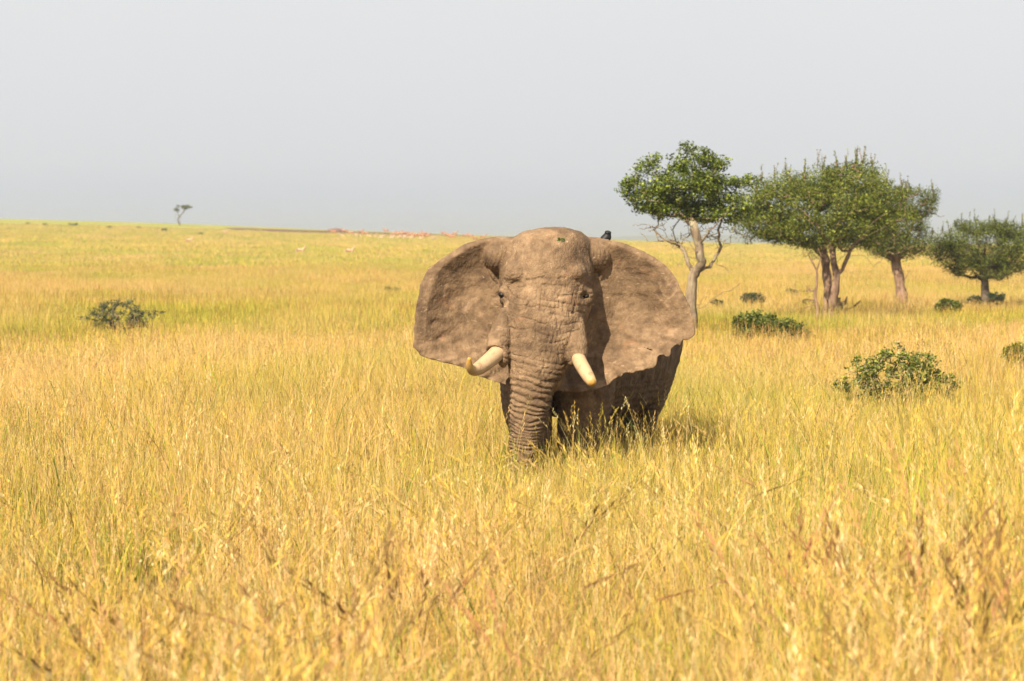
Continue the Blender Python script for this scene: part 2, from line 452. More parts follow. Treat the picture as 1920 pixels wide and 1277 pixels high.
ear([(1085, 443), (1099, 443), (1126, 446), (1161, 453), (1193, 465), (1224, 480), (1247, 496), (1263, 514), (1272, 528), (1275, 540), (1285, 557), (1294, 576), (1300, 596), (1303, 619), (1303, 628), (1288, 640), (1279, 636), (1276, 650), (1268, 646), (1259, 654), (1257, 668), (1250, 672), (1247, 664), (1234, 667), (1231, 682), (1228, 690), (1208, 694), (1190, 697), (1185, 701), (1180, 697), (1169, 700), (1166, 709), (1160, 707), (1148, 713), (1143, 723), (1114, 731), (1083, 736), (1048, 733), (1020, 725)],
    [(1075, 462), (1092, 480), (1098, 510), (1096, 560), (1085, 610), (1060, 660), (1040, 690)], 0.7, -1)
# fleshy ear roots
add(tube(spline([E(985, 478, .85), E(945, 468, .84), E(912, 466, .88), E(875, 476, .98)], 12), list(np.linspace(.15, .045, 12)), 14))
add(tube(spline([E(1080, 478, .85), E(1118, 469, .84), E(1152, 471, .88), E(1200, 488, .99)], 12), list(np.linspace(.15, .045, 12)), 14))
# rolled folds where the ears meet the head
add(tube(spline([E(945, 455, .74), E(920, 464, .76), E(914, 484, .71), E(923, 510, .70), E(938, 536, .74)], 16), [.045, .05, .05, .05, .048, .046, .045, .045, .044, .042, .04, .04, .038, .036, .034, .03], 12))
add(tube(spline([E(1105, 455, .74), E(1132, 464, .76), E(1138, 484, .72), E(1129, 510, .71), E(1117, 536, .74)], 16), [.045, .05, .05, .05, .048, .046, .045, .045, .044, .042, .04, .04, .038, .036, .034, .03], 12))
# nape mass that carries the ear tops into the dome
add(ellipsoid(E(1038, 480, .98), (.66, .34, .235)))
add(ellipsoid(E(948, 480, .72), (.28, .30, .22))); add(ellipsoid(E(1106, 480, .78), (.28, .28, .22)))

def build_elephant():
    V, F = [], []
    for v, f in PARTS:
        o = len(V); V += list(v); F += [tuple(i + o for i in q) for q in f]
    me = bpy.data.meshes.new('tmp'); me.from_pydata([tuple(p) for p in V], [], F)
    tmp = bpy.data.objects.new('tmp', me); C.objects.link(tmp)
    md = tmp.modifiers.new('r', 'REMESH'); md.mode = 'VOXEL'; md.voxel_size = 0.0115; md.adaptivity = 0
    sm = tmp.modifiers.new('s', 'SMOOTH'); sm.factor = 0.5; sm.iterations = 4
    dg = bpy.context.evaluated_depsgraph_get()
    body = bpy.data.meshes.new_from_object(tmp.evaluated_get(dg)); bpy.data.objects.remove(tmp)
    n = len(body.vertices); co = np.empty(n * 3); body.vertices.foreach_get('co', co); co = co.reshape(-1, 3)
    nr = np.empty(n * 3); body.vertices.foreach_get('normal', nr); nr = nr.reshape(-1, 3)
    # rest coordinates of the animal: u, v as seen face on, d = depth behind the face
    Y = co[:, 1]; dz = co[:, 2] - CAM_Z; st, ct = math.sin(TILT), math.cos(TILT)
    b = (Y * st + dz * ct) / (Y * ct - dz * st); w = Y * ct - dz * st
    u = 960 + co[:, 0] / w * FPX; v = 638.5 - b * FPX; d = Y - EY
    rest = np.stack([u, v, d], -1)
    fr = np.clip(-nr[:, 1], 0, 1)
    # masks
    tc = np.interp(v, [500, 600, 700, 755, 830, 920], [1030, 1015, 1006, 995, 984, 979])
    hw = np.interp(v, [500, 600, 700, 755, 830, 920], [90, 68, 52, 39, 30, 22])
    trunk = (np.abs(u - tc) < hw + 10) * (d < .36) * sstep(500, 540, v)
    face = (d < .75) * (v < 720) * (np.abs(u - 1023) < 105)
    earm = ((u < 935) | (u > 1115)) & (v < 740) & (d < 1.3) & (d > .3)
    bodym = (d > 1.0) & ~earm
    q = (u - tc) / hw
    disp = np.zeros(n)
    nz = fbm(np.stack([u / 22, v / 22, d * 4], -1), 3)
    nz2 = fbm(np.stack([u / 70, v / 40, d * 3], -1), 3)
    # trunk rings: bowed, tighter further down
    per = np.interp(v, [540, 640, 700, 740, 800, 900], [19, 17, 14, 10, 8.5, 7.5])
    vv = np.linspace(500, 930, 431); ph = np.concatenate([[0], np.cumsum(1 / np.interp(vv[:-1], [540, 640, 700, 740, 800, 900], [19, 17, 14, 10, 8.5, 7.5]))])
    phase = np.interp(v - q * 5 + 9 * q * q + nz2 * 9 + nz * 2.4, vv, ph)
    fr_ = np.abs(phase - np.round(phase)) * per              # px from the nearest crease
    crease = np.exp(-(fr_ / 1.9) ** 2)
    keep = sstep(-0.55, 0.1, vnoise(np.stack([u / 40, np.round(phase) * 3.1, d * 2], -1)) + sstep(680, 730, v))
    vary = .75 + .5 * vnoise(np.stack([u / 30, np.round(phase) * 5.7, d * 2], -1))
    disp -= trunk * crease * keep * vary * np.interp(v, [540, 690, 740], [.015, .016, .017])
    disp += trunk * np.cos((phase - np.round(phase)) * 2 * np.pi) * -0.004 * sstep(690, 740, v)
    # lengthwise wrinkles of the upper trunk
    px = u + nz2 * 7 + nz * 3; per2 = 8.5
    c2 = np.exp(-((np.abs(px / per2 - np.round(px / per2)) * per2) / 1.9) ** 2)
    k2 = sstep(-0.3, 0.4, vnoise(np.stack([np.round(px / per2) * 2.7, v / 18, d], -1)))
    disp -= trunk * (np.abs(q) < .92) * c2 * k2 * 0.014 * sstep(520, 570, v) * (1 - sstep(700, 745, v))
    # arcs over the brow and forehead
    rad = np.hypot((u - 1022) * 0.62, v - 640) + nz2 * 6 + nz * 2
    c3 = np.exp(-((np.abs(rad / 13 - np.round(rad / 13)) * 13) / 2.0) ** 2)
    k3 = sstep(-0.3, 0.4, vnoise(np.stack([u / 16, np.round(rad / 13) * 3.3, d], -1)))
    disp -= face * (np.abs(u - 1020) < 62) * c3 * k3 * 0.014 * sstep(488, 520, v) * (1 - sstep(585, 620, v))
    # folds fanning down the cheeks from the eyes
    for ex, sgn in ((938, -1), (1099, 1)):
        rr_ = np.hypot(u - ex, (v - 555) * .8) + nz * 2.5
        c4 = np.exp(-((np.abs(rr_ / 9 - np.round(rr_ / 9)) * 9) / 1.8) ** 2)
        disp -= face * c4 * 0.006 * sstep(10, 16, rr_) * (1 - sstep(20, 34, rr_))
        e = np.hypot((u - ex) / 1.15, v - 554)
        disp += face * (0.012 * np.exp(-((e - 9) / 4) ** 2) * (v < 556) - 0.034 * np.exp(-(e / 9) ** 2))
    # temple hollows
    for ex in (958, 1094):
        disp -= (d < .8) * 0.035 * np.exp(-(((u - ex) / 18) ** 2 + ((v - 478) / 20) ** 2))
    # vertical pleats on the ear roots
    for ex in (933, 1122):
        wv = np.sin((u - v * 0.25 * (1 if ex > 1000 else -1)) * 0.9 + nz * 3 + nz2 * 3)
        disp += 0.0045 * wv * np.exp(-(((u - ex) / 26) ** 2 + ((v - 488) / 26) ** 2)) * (d > .3)
    # ears: shallow folds running to the rim
    for cx0, cy0, sg in ((935, 500, -1), (1115, 500, 1)):
        ang = np.arctan2(v - cy0, (u - cx0) * sg); rad = np.hypot(u - cx0, v - cy0)
        wv = np.sin(ang * 30 + nz2 * 4.5)
        disp += earm * 0.0035 * wv * sstep(80, 170, rad) * sstep(0.5, 1.0, ang)
    disp += earm * (0.004 * nz2 + 0.002 * nz)
    disp += earm * 0.002 * fbm(rest / np.array([9, 9, .1]), 2)
    # body and legs: sagging vertical folds
    wv = fbm(np.stack([co[:, 0] * 7 + co[:, 2] * 1.5, co[:, 1] * 5, co[:, 2] * 1.3], -1), 3)
    disp += bodym * (0.018 * wv)
    fl = np.sin((co[:, 1] * 2.2 + co[:, 0] * 2.6) * 9 + nz2 * 2.5 + wv * 1.5)
    disp += bodym * (co[:, 2] > .9) * 0.006 * fl * (.6 + .6 * wv)
    wl_ = np.sin(co[:, 2] * 75 + nz2 * 4)
    disp += bodym * (co[:, 2] < 1.25) * 0.004 * wl_
    disp += 0.006 * fbm(co * 6, 3) * face + 0.0022 * fbm(co * 30, 2)
    co2 = co + nr * disp[:, None]
    body.vertices.foreach_set('co', co2.ravel())
    at_ = body.attributes.new('rest', 'FLOAT_VECTOR', 'POINT')
    at_.data.foreach_set('vector', (rest * np.array([.01, .01, 1])).astype(np.float32).ravel())
    body.polygons.foreach_set('use_smooth', [True] * len(body.polygons)); body.update()
    body.name = 'body'
    return body

def skin_mat():
    m, n, l, out = new_mat('elephant_skin')
    at_ = n.new('ShaderNodeAttribute'); at_.attribute_name = 'rest'
    rest = at_.outputs['Vector']; pos = n.new('ShaderNodeTexCoord').outputs['Object']
    a = noise(n, l, pos, 1.6, 6, 0.62); b = noise(n, l, pos, 7.0, 6, 0.68); c = noise(n, l, pos, 34, 3, 0.6)
    r = ramp(n, [(0.28, (0.080, 0.051, 0.030)), (0.48, (0.165, 0.107, 0.061)), (0.72, (0.30, 0.202, 0.118))])
    l.new(math_n(n, l, 'MULTIPLY_ADD', math_n(n, l, 'SUBTRACT', b, 0.5), 0.8, math_n(n, l, 'MULTIPLY_ADD', a, 0.75, 0.12)), r.inputs[0])
    col = r.outputs[0]
    # dried mud and dust in patches, darker smears
    du = ramp(n, [(0.57, (0, 0, 0)), (0.70, (1, 1, 1))]); l.new(noise(n, l, pos, 4.2, 7, 0.75, 0.6), du.inputs[0])
    col = mixc(n, l, math_n(n, l, 'MULTIPLY', du.outputs[0], 0.55), col, (0.42, 0.29, 0.18))
    dk = ramp(n, [(0.55, (0, 0, 0)), (0.72, (1, 1, 1))]); l.new(noise(n, l, mapping(n, l, pos, (1, 1, 1), (5, 2, 8)), 2.6, 7, 0.7, 0.4), dk.inputs[0])
    col = mixc(n, l, math_n(n, l, 'MULTIPLY', dk.outputs[0], 0.45), col, (0.095, 0.062, 0.045))
    rd = ramp(n, [(0.60, (0, 0, 0)), (0.74, (1, 1, 1))]); l.new(noise(n, l, mapping(n, l, pos, (1, 1, 1.4), (2, 9, 4)), 3.3, 5, 0.65, 0.5), rd.inputs[0])
    col = mixc(n, l, math_n(n, l, 'MULTIPLY', rd.outputs[0], 0.5), col, (0.30, 0.145, 0.075))
    sc = ramp(n, [(0.66, (0, 0, 0)), (0.72, (1, 1, 1))]); l.new(noise(n, l, mapping(n, l, pos, (9, 9, 26), (1, 4, 2), (0, .5, 0)), 1.0, 3, 0.6, 0.3), sc.inputs[0])
    col = mixc(n, l, math_n(n, l, 'MULTIPLY', sc.outputs[0], 0.55), col, (0.42, 0.30, 0.19))
    # shade on body and legs behind the ears, painted into the skin colour
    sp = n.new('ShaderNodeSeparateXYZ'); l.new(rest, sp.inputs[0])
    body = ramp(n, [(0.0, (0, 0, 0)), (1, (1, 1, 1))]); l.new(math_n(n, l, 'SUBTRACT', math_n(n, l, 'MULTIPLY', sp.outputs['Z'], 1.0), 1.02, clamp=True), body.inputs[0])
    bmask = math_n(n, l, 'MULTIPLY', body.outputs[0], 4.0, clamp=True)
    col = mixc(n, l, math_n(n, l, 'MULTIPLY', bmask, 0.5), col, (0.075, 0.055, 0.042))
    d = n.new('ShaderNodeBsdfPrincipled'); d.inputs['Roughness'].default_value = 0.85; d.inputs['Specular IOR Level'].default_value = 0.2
    # fine cracked relief
    vo = n.new('ShaderNodeTexVoronoi'); vo.feature = 'DISTANCE_TO_EDGE'; vo.inputs['Scale'].default_value = 17
    wp = n.new('ShaderNodeVectorMath'); wp.operation = 'MULTIPLY_ADD'
    nv = n.new('ShaderNodeTexNoise'); nv.inputs['Scale'].default_value = 9; l.new(pos, nv.inputs['Vector'])
    l.new(nv.outputs['Color'], wp.inputs[0]); wp.inputs[1].default_value = (.10, .10, .10); l.new(pos, wp.inputs[2])
    l.new(mapping(n, l, wp.outputs[0], (1.6, 1, .75)), vo.inputs['Vector'])
    cr = ramp(n, [(0.0, (0, 0, 0)), (0.16, (1, 1, 1))]); l.new(vo.outputs['Distance'], cr.inputs[0])
    sg = n.new('ShaderNodeSeparateXYZ'); l.new(rest, sg.inputs[0])
    offc = math_n(n, l, 'ABSOLUTE', math_n(n, l, 'SUBTRACT', sg.outputs['X'], 10.22))
    onface = math_n(n, l, 'SUBTRACT', 1.0, math_n(n, l, 'MULTIPLY', math_n(n, l, 'SUBTRACT', offc, 0.75), 4.0, clamp=True), clamp=True)
    rough_skin = math_n(n, l, 'MAXIMUM', onface, bmask)
    h = math_n(n, l, 'MULTIPLY_ADD', cr.outputs[0], math_n(n, l, 'MULTIPLY_ADD', rough_skin, 0.5, 0.18), c)
    h = math_n(n, l, 'MULTIPLY_ADD', b, 0.6, h)
    earf = noise(n, l, mapping(n, l, rest, (14, 4, 3), (0, 0, 0), (0, 0, .5)), 1.0, 5, 0.6, 0.8)
    h = math_n(n, l, 'MULTIPLY_ADD', earf, math_n(n, l, 'SUBTRACT', 1.1, rough_skin), h)
    bp = n.new('ShaderNodeBump'); bp.inputs['Strength'].default_value = 0.6; bp.inputs['Distance'].default_value = 0.013
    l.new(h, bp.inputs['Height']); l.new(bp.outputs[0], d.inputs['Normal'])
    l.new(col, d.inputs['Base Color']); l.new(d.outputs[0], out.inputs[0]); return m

def ivory_mat():
    m, n, l, out = new_mat('ivory')
    at_ = n.new('ShaderNodeVertexColor'); at_.layer_name = 'Col'
    pos = n.new('ShaderNodeTexCoord').outputs['Object']
    st = ramp(n, [(0.52, (0, 0, 0)), (0.68, (1, 1, 1))]); l.new(noise(n, l, pos, 7.5, 7, 0.75, 0.8), st.inputs[0])
    col = mixc(n, l, math_n(n, l, 'MULTIPLY', st.outputs[0], 0.8), at_.outputs[0], (0.24, 0.11, 0.05))
    d = n.new('ShaderNodeBsdfPrincipled'); d.inputs['Roughness'].default_value = 0.45; d.inputs['Specular IOR Level'].default_value = 0.45
    l.new(col, d.inputs['Base Color']); l.new(d.outputs[0], out.inputs[0]); return m

body_me = build_elephant()
ele = empty('elephant', (0.6, 29.5, 0))
tag(ele, 'large dusty brown bull elephant facing forward with ears spread wide', 'elephant')
body = bpy.data.objects.new('body', body_me); C.objects.link(body); body.parent = ele; body.matrix_parent_inverse = ele.matrix_basis.inverted()
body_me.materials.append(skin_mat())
IVORY = ivory_mat()
def tusk(P, r, label):
    pts = spline(P, 30); t = np.linspace(0, 1, 30); rad = list(np.interp(t, np.linspace(0, 1, len(r)), r))
    V, F = tube(pts, rad, 20)
    tt = np.repeat(t, 20); k = sstep(.6, 1.0, tt)[:, None]; k0 = (1 - sstep(0, .25, tt))[:, None]
    base = np.array([.45, .32, .185]); tip = np.array([.42, .24, .045]); root = np.array([.42, .26, .15])
    o = mesh_obj('tusk', V, F, IVORY, ele, True, base * (1 - k) + tip * k + k0 * (root - base) * .7)
    o['label'] = label
tusk([E(940, 652, .04), E(927, 667, -.08), E(912, 680, -.24), E(897, 691, -.40), E(886, 694, -.54), E(880, 685, -.64), E(880, 671, -.70)], [.094, .093, .088, .077, .06, .041, .018], 'ivory tusk curling up to a yellow tip on the left')
tusk([E(1082, 664, .02), E(1088, 680, -.10), E(1096, 694, -.26), E(1104, 708, -.40), E(1110, 717, -.48), E(1112, 720, -.51)], [.082, .082, .079, .071, .056, .02], 'straight ivory tusk pointing down on the right')
bvh = BVHTree.FromObject(body, bpy.context.evaluated_depsgraph_get())
EYE = plain_mat('dark_eye', (0.010, 0.006, 0.004), 0.45, 0.3)
for u, v in ((942, 553), (1099, 556)):
    o_ = cam.location; hit = bvh.ray_cast(o_, ray(u, v).normalized())
    p = hit[0] + Vector((0, .020, 0)); V, F = ellipsoid(p, (.050, .046, .036), Matrix.Rotation(.25 if u < 1000 else -.25, 3, 'Y'), 14)
    mesh_obj('eye', V, F, EYE, ele, True)

# small black bird on the back
def build_bird():
    hit = None
    for Yb in np.linspace(29.0, 30.6, 17):                     # stand on whatever is highest there
        x = (1136 - 960) * Yb / FPX; h = bvh.ray_cast(Vector((x, Yb, 5)), Vector((0, 0, -1)))
        if h[0] and (hit is None or (h[0].z - CAM_Z) / Yb > (hit.z - CAM_Z) / hit.y): hit = h[0]
    b = empty('bird', hit); tag(b, 'small black bird perched behind the elephant\'s right-hand ear', 'bird')
    black = plain_mat('black_feather', (0.010, 0.010, 0.011), 0.55, 0.3)
    horn = plain_mat('dark_beak', (0.02, 0.018, 0.016), 0.4, 0.4)
    K = 1.35
    pts = [(-.075, .02, .025), (-.055, .015, .04), (-.02, .0, .065), (.005, 0, .095), (.015, -.005, .122), (.018, -.012, .142), (.02, -.016, .158)]
    V, F = tube(spline([hit + Vector(p) * K for p in pts], 24), list(np.interp(np.linspace(0, 1, 24), [0, .15, .35, .55, .72, .86, .95, 1], np.array([.008, .022, .046, .043, .030, .031, .024, .006]) * K)), 14)
    mesh_obj('body', V, F, black, b, True)
    mesh_obj('beak', *tube([hit + Vector(p) * K for p in ((.022, -.035, .146), (.026, -.055, .142), (.029, -.072, .136))], [.009, .006, .001], 8), horn, b, True)
    mesh_obj('tail', *tube([hit + Vector(p) * K for p in ((-.06, .015, .035), (-.09, .03, .012), (-.115, .045, -.01))], [.016, .014, .010], 8), black, b, True)
    for s in (-.018, .018):
        mesh_obj('leg', *tube([hit + Vector(p) * K for p in ((.0 + s, -.005, .05), (.003 + s, -.01, .02), (.003 + s, -.01, -.012))], [.006, .004, .004], 6), horn, b, True)
build_bird()

# green leaf scrap on the forehead
def build_scrap():
    h = bvh.ray_cast(cam.location, ray(1050, 450).normalized())[0]
    V, F, col = [], [], []
    for k in range(7):
        a = rng.uniform(0, 6.28); c = h + Vector((rng.uniform(-.035, .035), -.012, rng.uniform(-.015, .02))); s = .032
        dx, dz = Vector((math.cos(a), -.3, math.sin(a) * .6)) * s, Vector((-math.sin(a), -.3, math.cos(a) * .7)) * s * .5
        o = len(V); V += [c - dx, c + dz, c + dx, c - dz]; F.append((o, o + 1, o + 2, o + 3)); col += [(.09, .12, .03)] * 4
    tag(mesh_obj('leaf_scrap', V, F, LEAF, None, False, col), 'small scrap of green leaves stuck on the elephant\'s forehead', 'leaf')
build_scrap()

# ------------------------------------------------------------------ trees
class Skel:
    def __init__(s, base): s.p = [Vector(base)]; s.par = [-1]
    def line(s, start, pts, sub=3, gnarl=0.0):
        cur = start; P = spline([s.p[start]] + [Vector(q) for q in pts], len(pts) * sub + 1); ids = []
        for k, q in enumerate(P[1:]):
            if gnarl and k < len(P) - 2: q = q + Vector(rng.normal(0, gnarl, 3)) * (1 if k % 2 else .6)
            s.p.append(q); s.par.append(cur); cur = len(s.p) - 1; ids.append(cur)
        return ids
    def reach(s, tgt, jit, allowed0=0, sub=4):
        P = np.array(s.p[allowed0:]); t = np.array(tgt); dv = t - P
        cost = np.linalg.norm(dv, axis=1) + 1.2 * np.maximum(0, P[:, 2] - t[2]) - 0.12 * P[:, 2]
        k = int(np.argmin(cost)) + allowed0; a = s.p[k]; L = (Vector(tgt) - a).length
        if L < 0.02: return k
        n = max(2, min(sub, int(L / 0.15) + 1)); cur = k
        for i in range(1, n + 1):
            f = i / n; q = a.lerp(Vector(tgt), f)
            if i < n: q = q + Vector(rng.normal(0, jit * L, 3)) + Vector((0, 0, -0.10 * L * math.sin(math.pi * f)))
            s.p.append(q); s.par.append(cur); cur = len(s.p) - 1
        return cur
    def mesh(s, rbase, rtip, power=0.42, minr=0.0, sides=7):
        n = len(s.p); cnt = np.zeros(n); ch = [[] for _ in range(n)]
        for i in range(1, n): ch[s.par[i]].append(i)
        for i in range(n - 1, -1, -1):
            if not ch[i]: cnt[i] = 1
            if s.par[i] >= 0: cnt[s.par[i]] += cnt[i]
        r = np.maximum(rbase * (cnt / cnt[0]) ** power, rtip) * (1 + .10 * rng.normal(0, 1, n).clip(-1.5, 1.5))
        # trunk flare and fade along each limb
        V, F = [], []
        stack = [(0, None)]
        while stack:
            i, frm = stack.pop(); path = [frm, i] if frm is not None else [i]
            while ch[i]:
                m = max(ch[i], key=lambda c: cnt[c])
                for c in ch[i]:
                    if c != m: stack.append((c, i))
                path.append(m); i = m
            if len(path) < 2: continue
            rr = [min(r[k], r[path[1]] * 1.25) if (frm is not None and j == 0) else r[k] for j, k in enumerate(path)]
            rr[-1] *= 0.5
            sd = sides if rr[0] > 0.04 else (5 if rr[0] > .015 else 3)
            v, f = tube([s.p[k] for k in path], rr, sd)
            o = len(V); V += v; F += [tuple(x + o for x in q) for q in f]
        return V, F

def leaves(centres, rc, per, size, cols, flat=0.7, up=0.5, asp=0.55, cvar=0.35):
    """leaf-sized folded faces round each twig end"""
    n = len(centres); c = np.repeat(np.asarray(centres), per, 0); m = len(c)
    off = rng.normal(0, 1, (m, 3)); off /= np.linalg.norm(off, axis=1)[:, None]
    off *= (rng.uniform(0, 1, m) ** 0.5)[:, None] * np.repeat(np.broadcast_to(np.asarray(rc, float), n), per)[:, None]
    off[:, 2] *= flat; c = c + off
    nrm = rng.normal(0, 1, (m, 3)); nrm[:, 2] = np.abs(nrm[:, 2]) + up; nrm /= np.linalg.norm(nrm, axis=1)[:, None]
    t = np.cross(nrm, rng.normal(0, 1, (m, 3))); t /= np.linalg.norm(t, axis=1)[:, None]
    b = np.cross(nrm, t); s = (size * rng.uniform(.6, 1.35, m))[:, None]
    V = np.stack([c - t * s * .5, c + b * s * asp * .5 + nrm * s * .08, c + t * s * .5, c - b * s * asp * .5 + nrm * s * .08], 1).reshape(-1, 3)
    F = np.arange(m * 4).reshape(-1, 4)
    cols = np.asarray(cols); cc = cols[rng.integers(0, len(cols), m)]
    cl = np.repeat(1 + cvar * rng.uniform(-1, 1, n), per)[:, None]
    cc = cc * cl * rng.uniform(.7, 1.3, (m, 1))
    return V, F, np.repeat(cc, 4, 0)

def blob_points(blobs, n, shell=0.6):
    """points through a set of ellipsoids (centre, radii), denser to the outside"""
    vol = np.array([b[1][0] * b[1][1] * b[1][2] for b in blobs]); vol = vol ** 0.75; out = []
    for b, k in zip(blobs, rng.multinomial(n, vol / vol.sum())):
        d = rng.normal(0, 1, (k, 3)); d /= np.linalg.norm(d, axis=1)[:, None]
        r = rng.uniform(0, 1, k) ** (1 / 3); r = np.where(rng.uniform(0, 1, k) < shell, .75 + .27 * rng.uniform(0, 1, k), r)
        out.append(np.array(b[0]) + d * r[:, None] * np.array(b[1]))
    return np.concatenate(out)

def build_tree(name, base_uv, label, limbs, blobs, ntwig, leafkw, rbase, bark, rtip=.004, power=.54, bare=(), nbare=0, gnarl=.012, jit=.06, dead=(), shoots=0, cat='tree', depth=0.9, Y=None, parts=('trunk', 'crown'), group=None):
    """limbs: list of (parent limb index or None, [(u,v,depth offset)...]); blobs in the same terms (u,v,d,ru,rv)"""
    g = gp(*base_uv, .35) if Y is None else Vector((at(*base_uv, Y).x, Y, hz(at(*base_uv, Y).x, Y)))
    sc_ = FPX / g.y
    W = lambda u, v, d: at(u, v, g.y + d)
    root = empty(name, g); tag(root, label, cat, group)
    sk = Skel(g + Vector((0, 0, -.15))); ends = []
    for par, pts in limbs:
        st = 0 if par is None else ends[par[0]][int(par[1] * (len(ends[par[0]]) - 1))]
        ends.append(sk.line(st, [W(*q) for q in pts], 3, gnarl))
    B = [(W(u, v, d), (ru / sc_, ru / sc_ * depth, rv / sc_)) for u, v, d, ru, rv in blobs]
    tw = blob_points(B, ntwig)
    order = np.argsort(np.linalg.norm(tw - np.array(sk.p[ends[0][-1]]), axis=1))
    for k in order: sk.reach(tw[k], jit)
    for par, pts in dead:
        st = ends[par[0]][int(par[1] * (len(ends[par[0]]) - 1))]; sk.line(st, [W(*q) for q in pts], 3, gnarl)
    extra = []
    if shoots:
        bins = np.round(tw[:, 0] / .35); top = np.array([tw[bins == q][np.argmax(tw[bins == q][:, 2])] for q in np.unique(bins)])
        for k in rng.integers(0, len(top), shoots):
            L = rng.uniform(.12, .62); tip = top[k] + np.array([rng.normal(.05, .16), rng.normal(0, .16), 1.0]) * L
            extra += [top[k] + (tip - top[k]) * f for f in np.linspace(.2, 1, 7)]
            sk.line(len(sk.p) - 1, []) if False else None
            i0 = int(np.argmin(np.linalg.norm(np.array(sk.p) - top[k], axis=1))); sk.p.append(Vector(tip)); sk.par.append(i0)
    if nbare:                                                  # leafless twigs under the crown
        for q in blob_points([(W(u, v, d), (ru / sc_, ru / sc_ * depth, rv / sc_)) for u, v, d, ru, rv in bare], nbare, .3): sk.reach(q, .12, sub=4)
    V, F = sk.mesh(rbase, rtip, power)
    mesh_obj(parts[0], V, F, bark, root, True)
    kw = dict(leafkw); per = kw.pop('per'); rc = kw.pop('rc')
    V, F, col = leaves(tw, rc, per, **kw)
    if len(extra):
        V2, F2, c2 = leaves(np.array(extra), rc * .11, max(2, per // 30), **kw)
        F = np.concatenate([F, F2 + len(V)]); V = np.concatenate([V, V2]); col = np.concatenate([col, c2])
    mesh_obj(parts[1], V, F, LEAF, root, False, col)
    return root

G_BRIGHT = [(.11, .145, .018), (.16, .20, .022), (.07, .10, .016), (.23, .27, .03), (.07, .095, .018)]
G_BRIGHT = [tuple(k * 1.12 for k in c) for c in G_BRIGHT]
G_OLIVE = [(.10, .125, .014), (.14, .16, .02), (.06, .08, .013), (.20, .215, .03), (.08, .105, .016)]
G_OLIVE = [tuple(k * 1.28 for k in c) for c in G_OLIVE]
G_DARK = [(.068, .088, .015), (.095, .115, .02), (.045, .062, .013), (.13, .15, .026)]
G_DARK = [tuple(k * 1.28 for k in c) for c in G_DARK]
G_GREY = [(.05, .07, .03), (.075, .095, .04), (.04, .055, .026)]

build_tree('pale_barked_tree', (1300, 640), 'pale-barked tree with bright green crown right behind the elephant\'s ear',
    [(None, [(1298, 590, 0), (1296, 545, 0), (1303, 512, 0)]),
     ((0, 1), [(1292, 495, .1), (1282, 470, .2), (1268, 450, .2), (1262, 430, .1), (1280, 405, 0)]),
     ((0, 1), [(1316, 490, -.2), (1311, 460, -.3), (1302, 430, -.3), (1296, 400, -.2), (1288, 370, 0)]),
     ((0, 1), [(1330, 500, .2), (1343, 482, .3), (1352, 462, .4), (1346, 440, .4), (1352, 415, .3), (1362, 390, .2)]),
     ((2, .4), [(1325, 440, -.5), (1342, 422, -.6), (1352, 408, -.5), (1366, 395, -.3)]),
     ((1, .6), [(1248, 448, .3), (1232, 436, .4), (1222, 425, .4)]),
     ((2, .7), [(1270, 400, .5), (1240, 380, .6), (1215, 360, .5)])],
    [(1285, 350, 0, 70, 36), (1222, 374, .1, 44, 24), (1295, 308, 0, 40, 14), (1212, 318, 0, 22, 14), (1345, 338, .1, 36, 40), (1285, 278, 0, 16, 8), (1188, 352, 0, 22, 16), (1405, 345, 0, 22, 16), (1255, 393, .2, 58, 14), (1370, 390, 0, 34, 26), (1320, 398, 0, 46, 18), (1298, 286, 0, 8, 10), (1330, 290, 0, 14, 10), (1178, 340, 0, 12, 6), (1228, 300, 0, 12, 10), (1320, 300, 0, 16, 10), (1350, 300, 0, 12, 9), (1180, 375, 0, 10, 8), (1262, 298, 0, 12, 8)],
    600, dict(per=36, rc=.22, size=.076, cols=G_BRIGHT, asp=.75, up=.7, cvar=.45), .155, BARK_PALE, rtip=.009, jit=.10, power=.60, bare=[(1290, 425, 0, 80, 26), (1225, 430, 0, 42, 16), (1345, 440, 0, 36, 30), (1300, 455, 0, 50, 24)], nbare=170, gnarl=.028,
    dead=[((0, .55), [(1312, 581, -.2), (1326, 571, -.3), (1338, 560, -.3), (1356, 550, -.3), (1372, 545, -.3), (1388, 531, -.3)]),
          ((0, .5), [(1310, 574, -.1), (1317, 560, -.1), (1326, 556, -.1)]),
          ((1, .5), [(1246, 438, .2), (1228, 428, .3), (1204, 420, .4), (1186, 424, .4)]),
          ((1, .45), [(1250, 452, -.2), (1230, 452, -.3), (1210, 454, -.3)]),
          ((3, .3), [(1350, 498, .5), (1362, 505, .6), (1368, 512, .6)]),
          ((1, .3), [(1276, 492, -.2), (1270, 498, -.2)]), ((2, .3), [(1305, 470, -.4), (1297, 462, -.5)]), ((3, .5), [(1366, 455, .3), (1372, 440, .3)])])

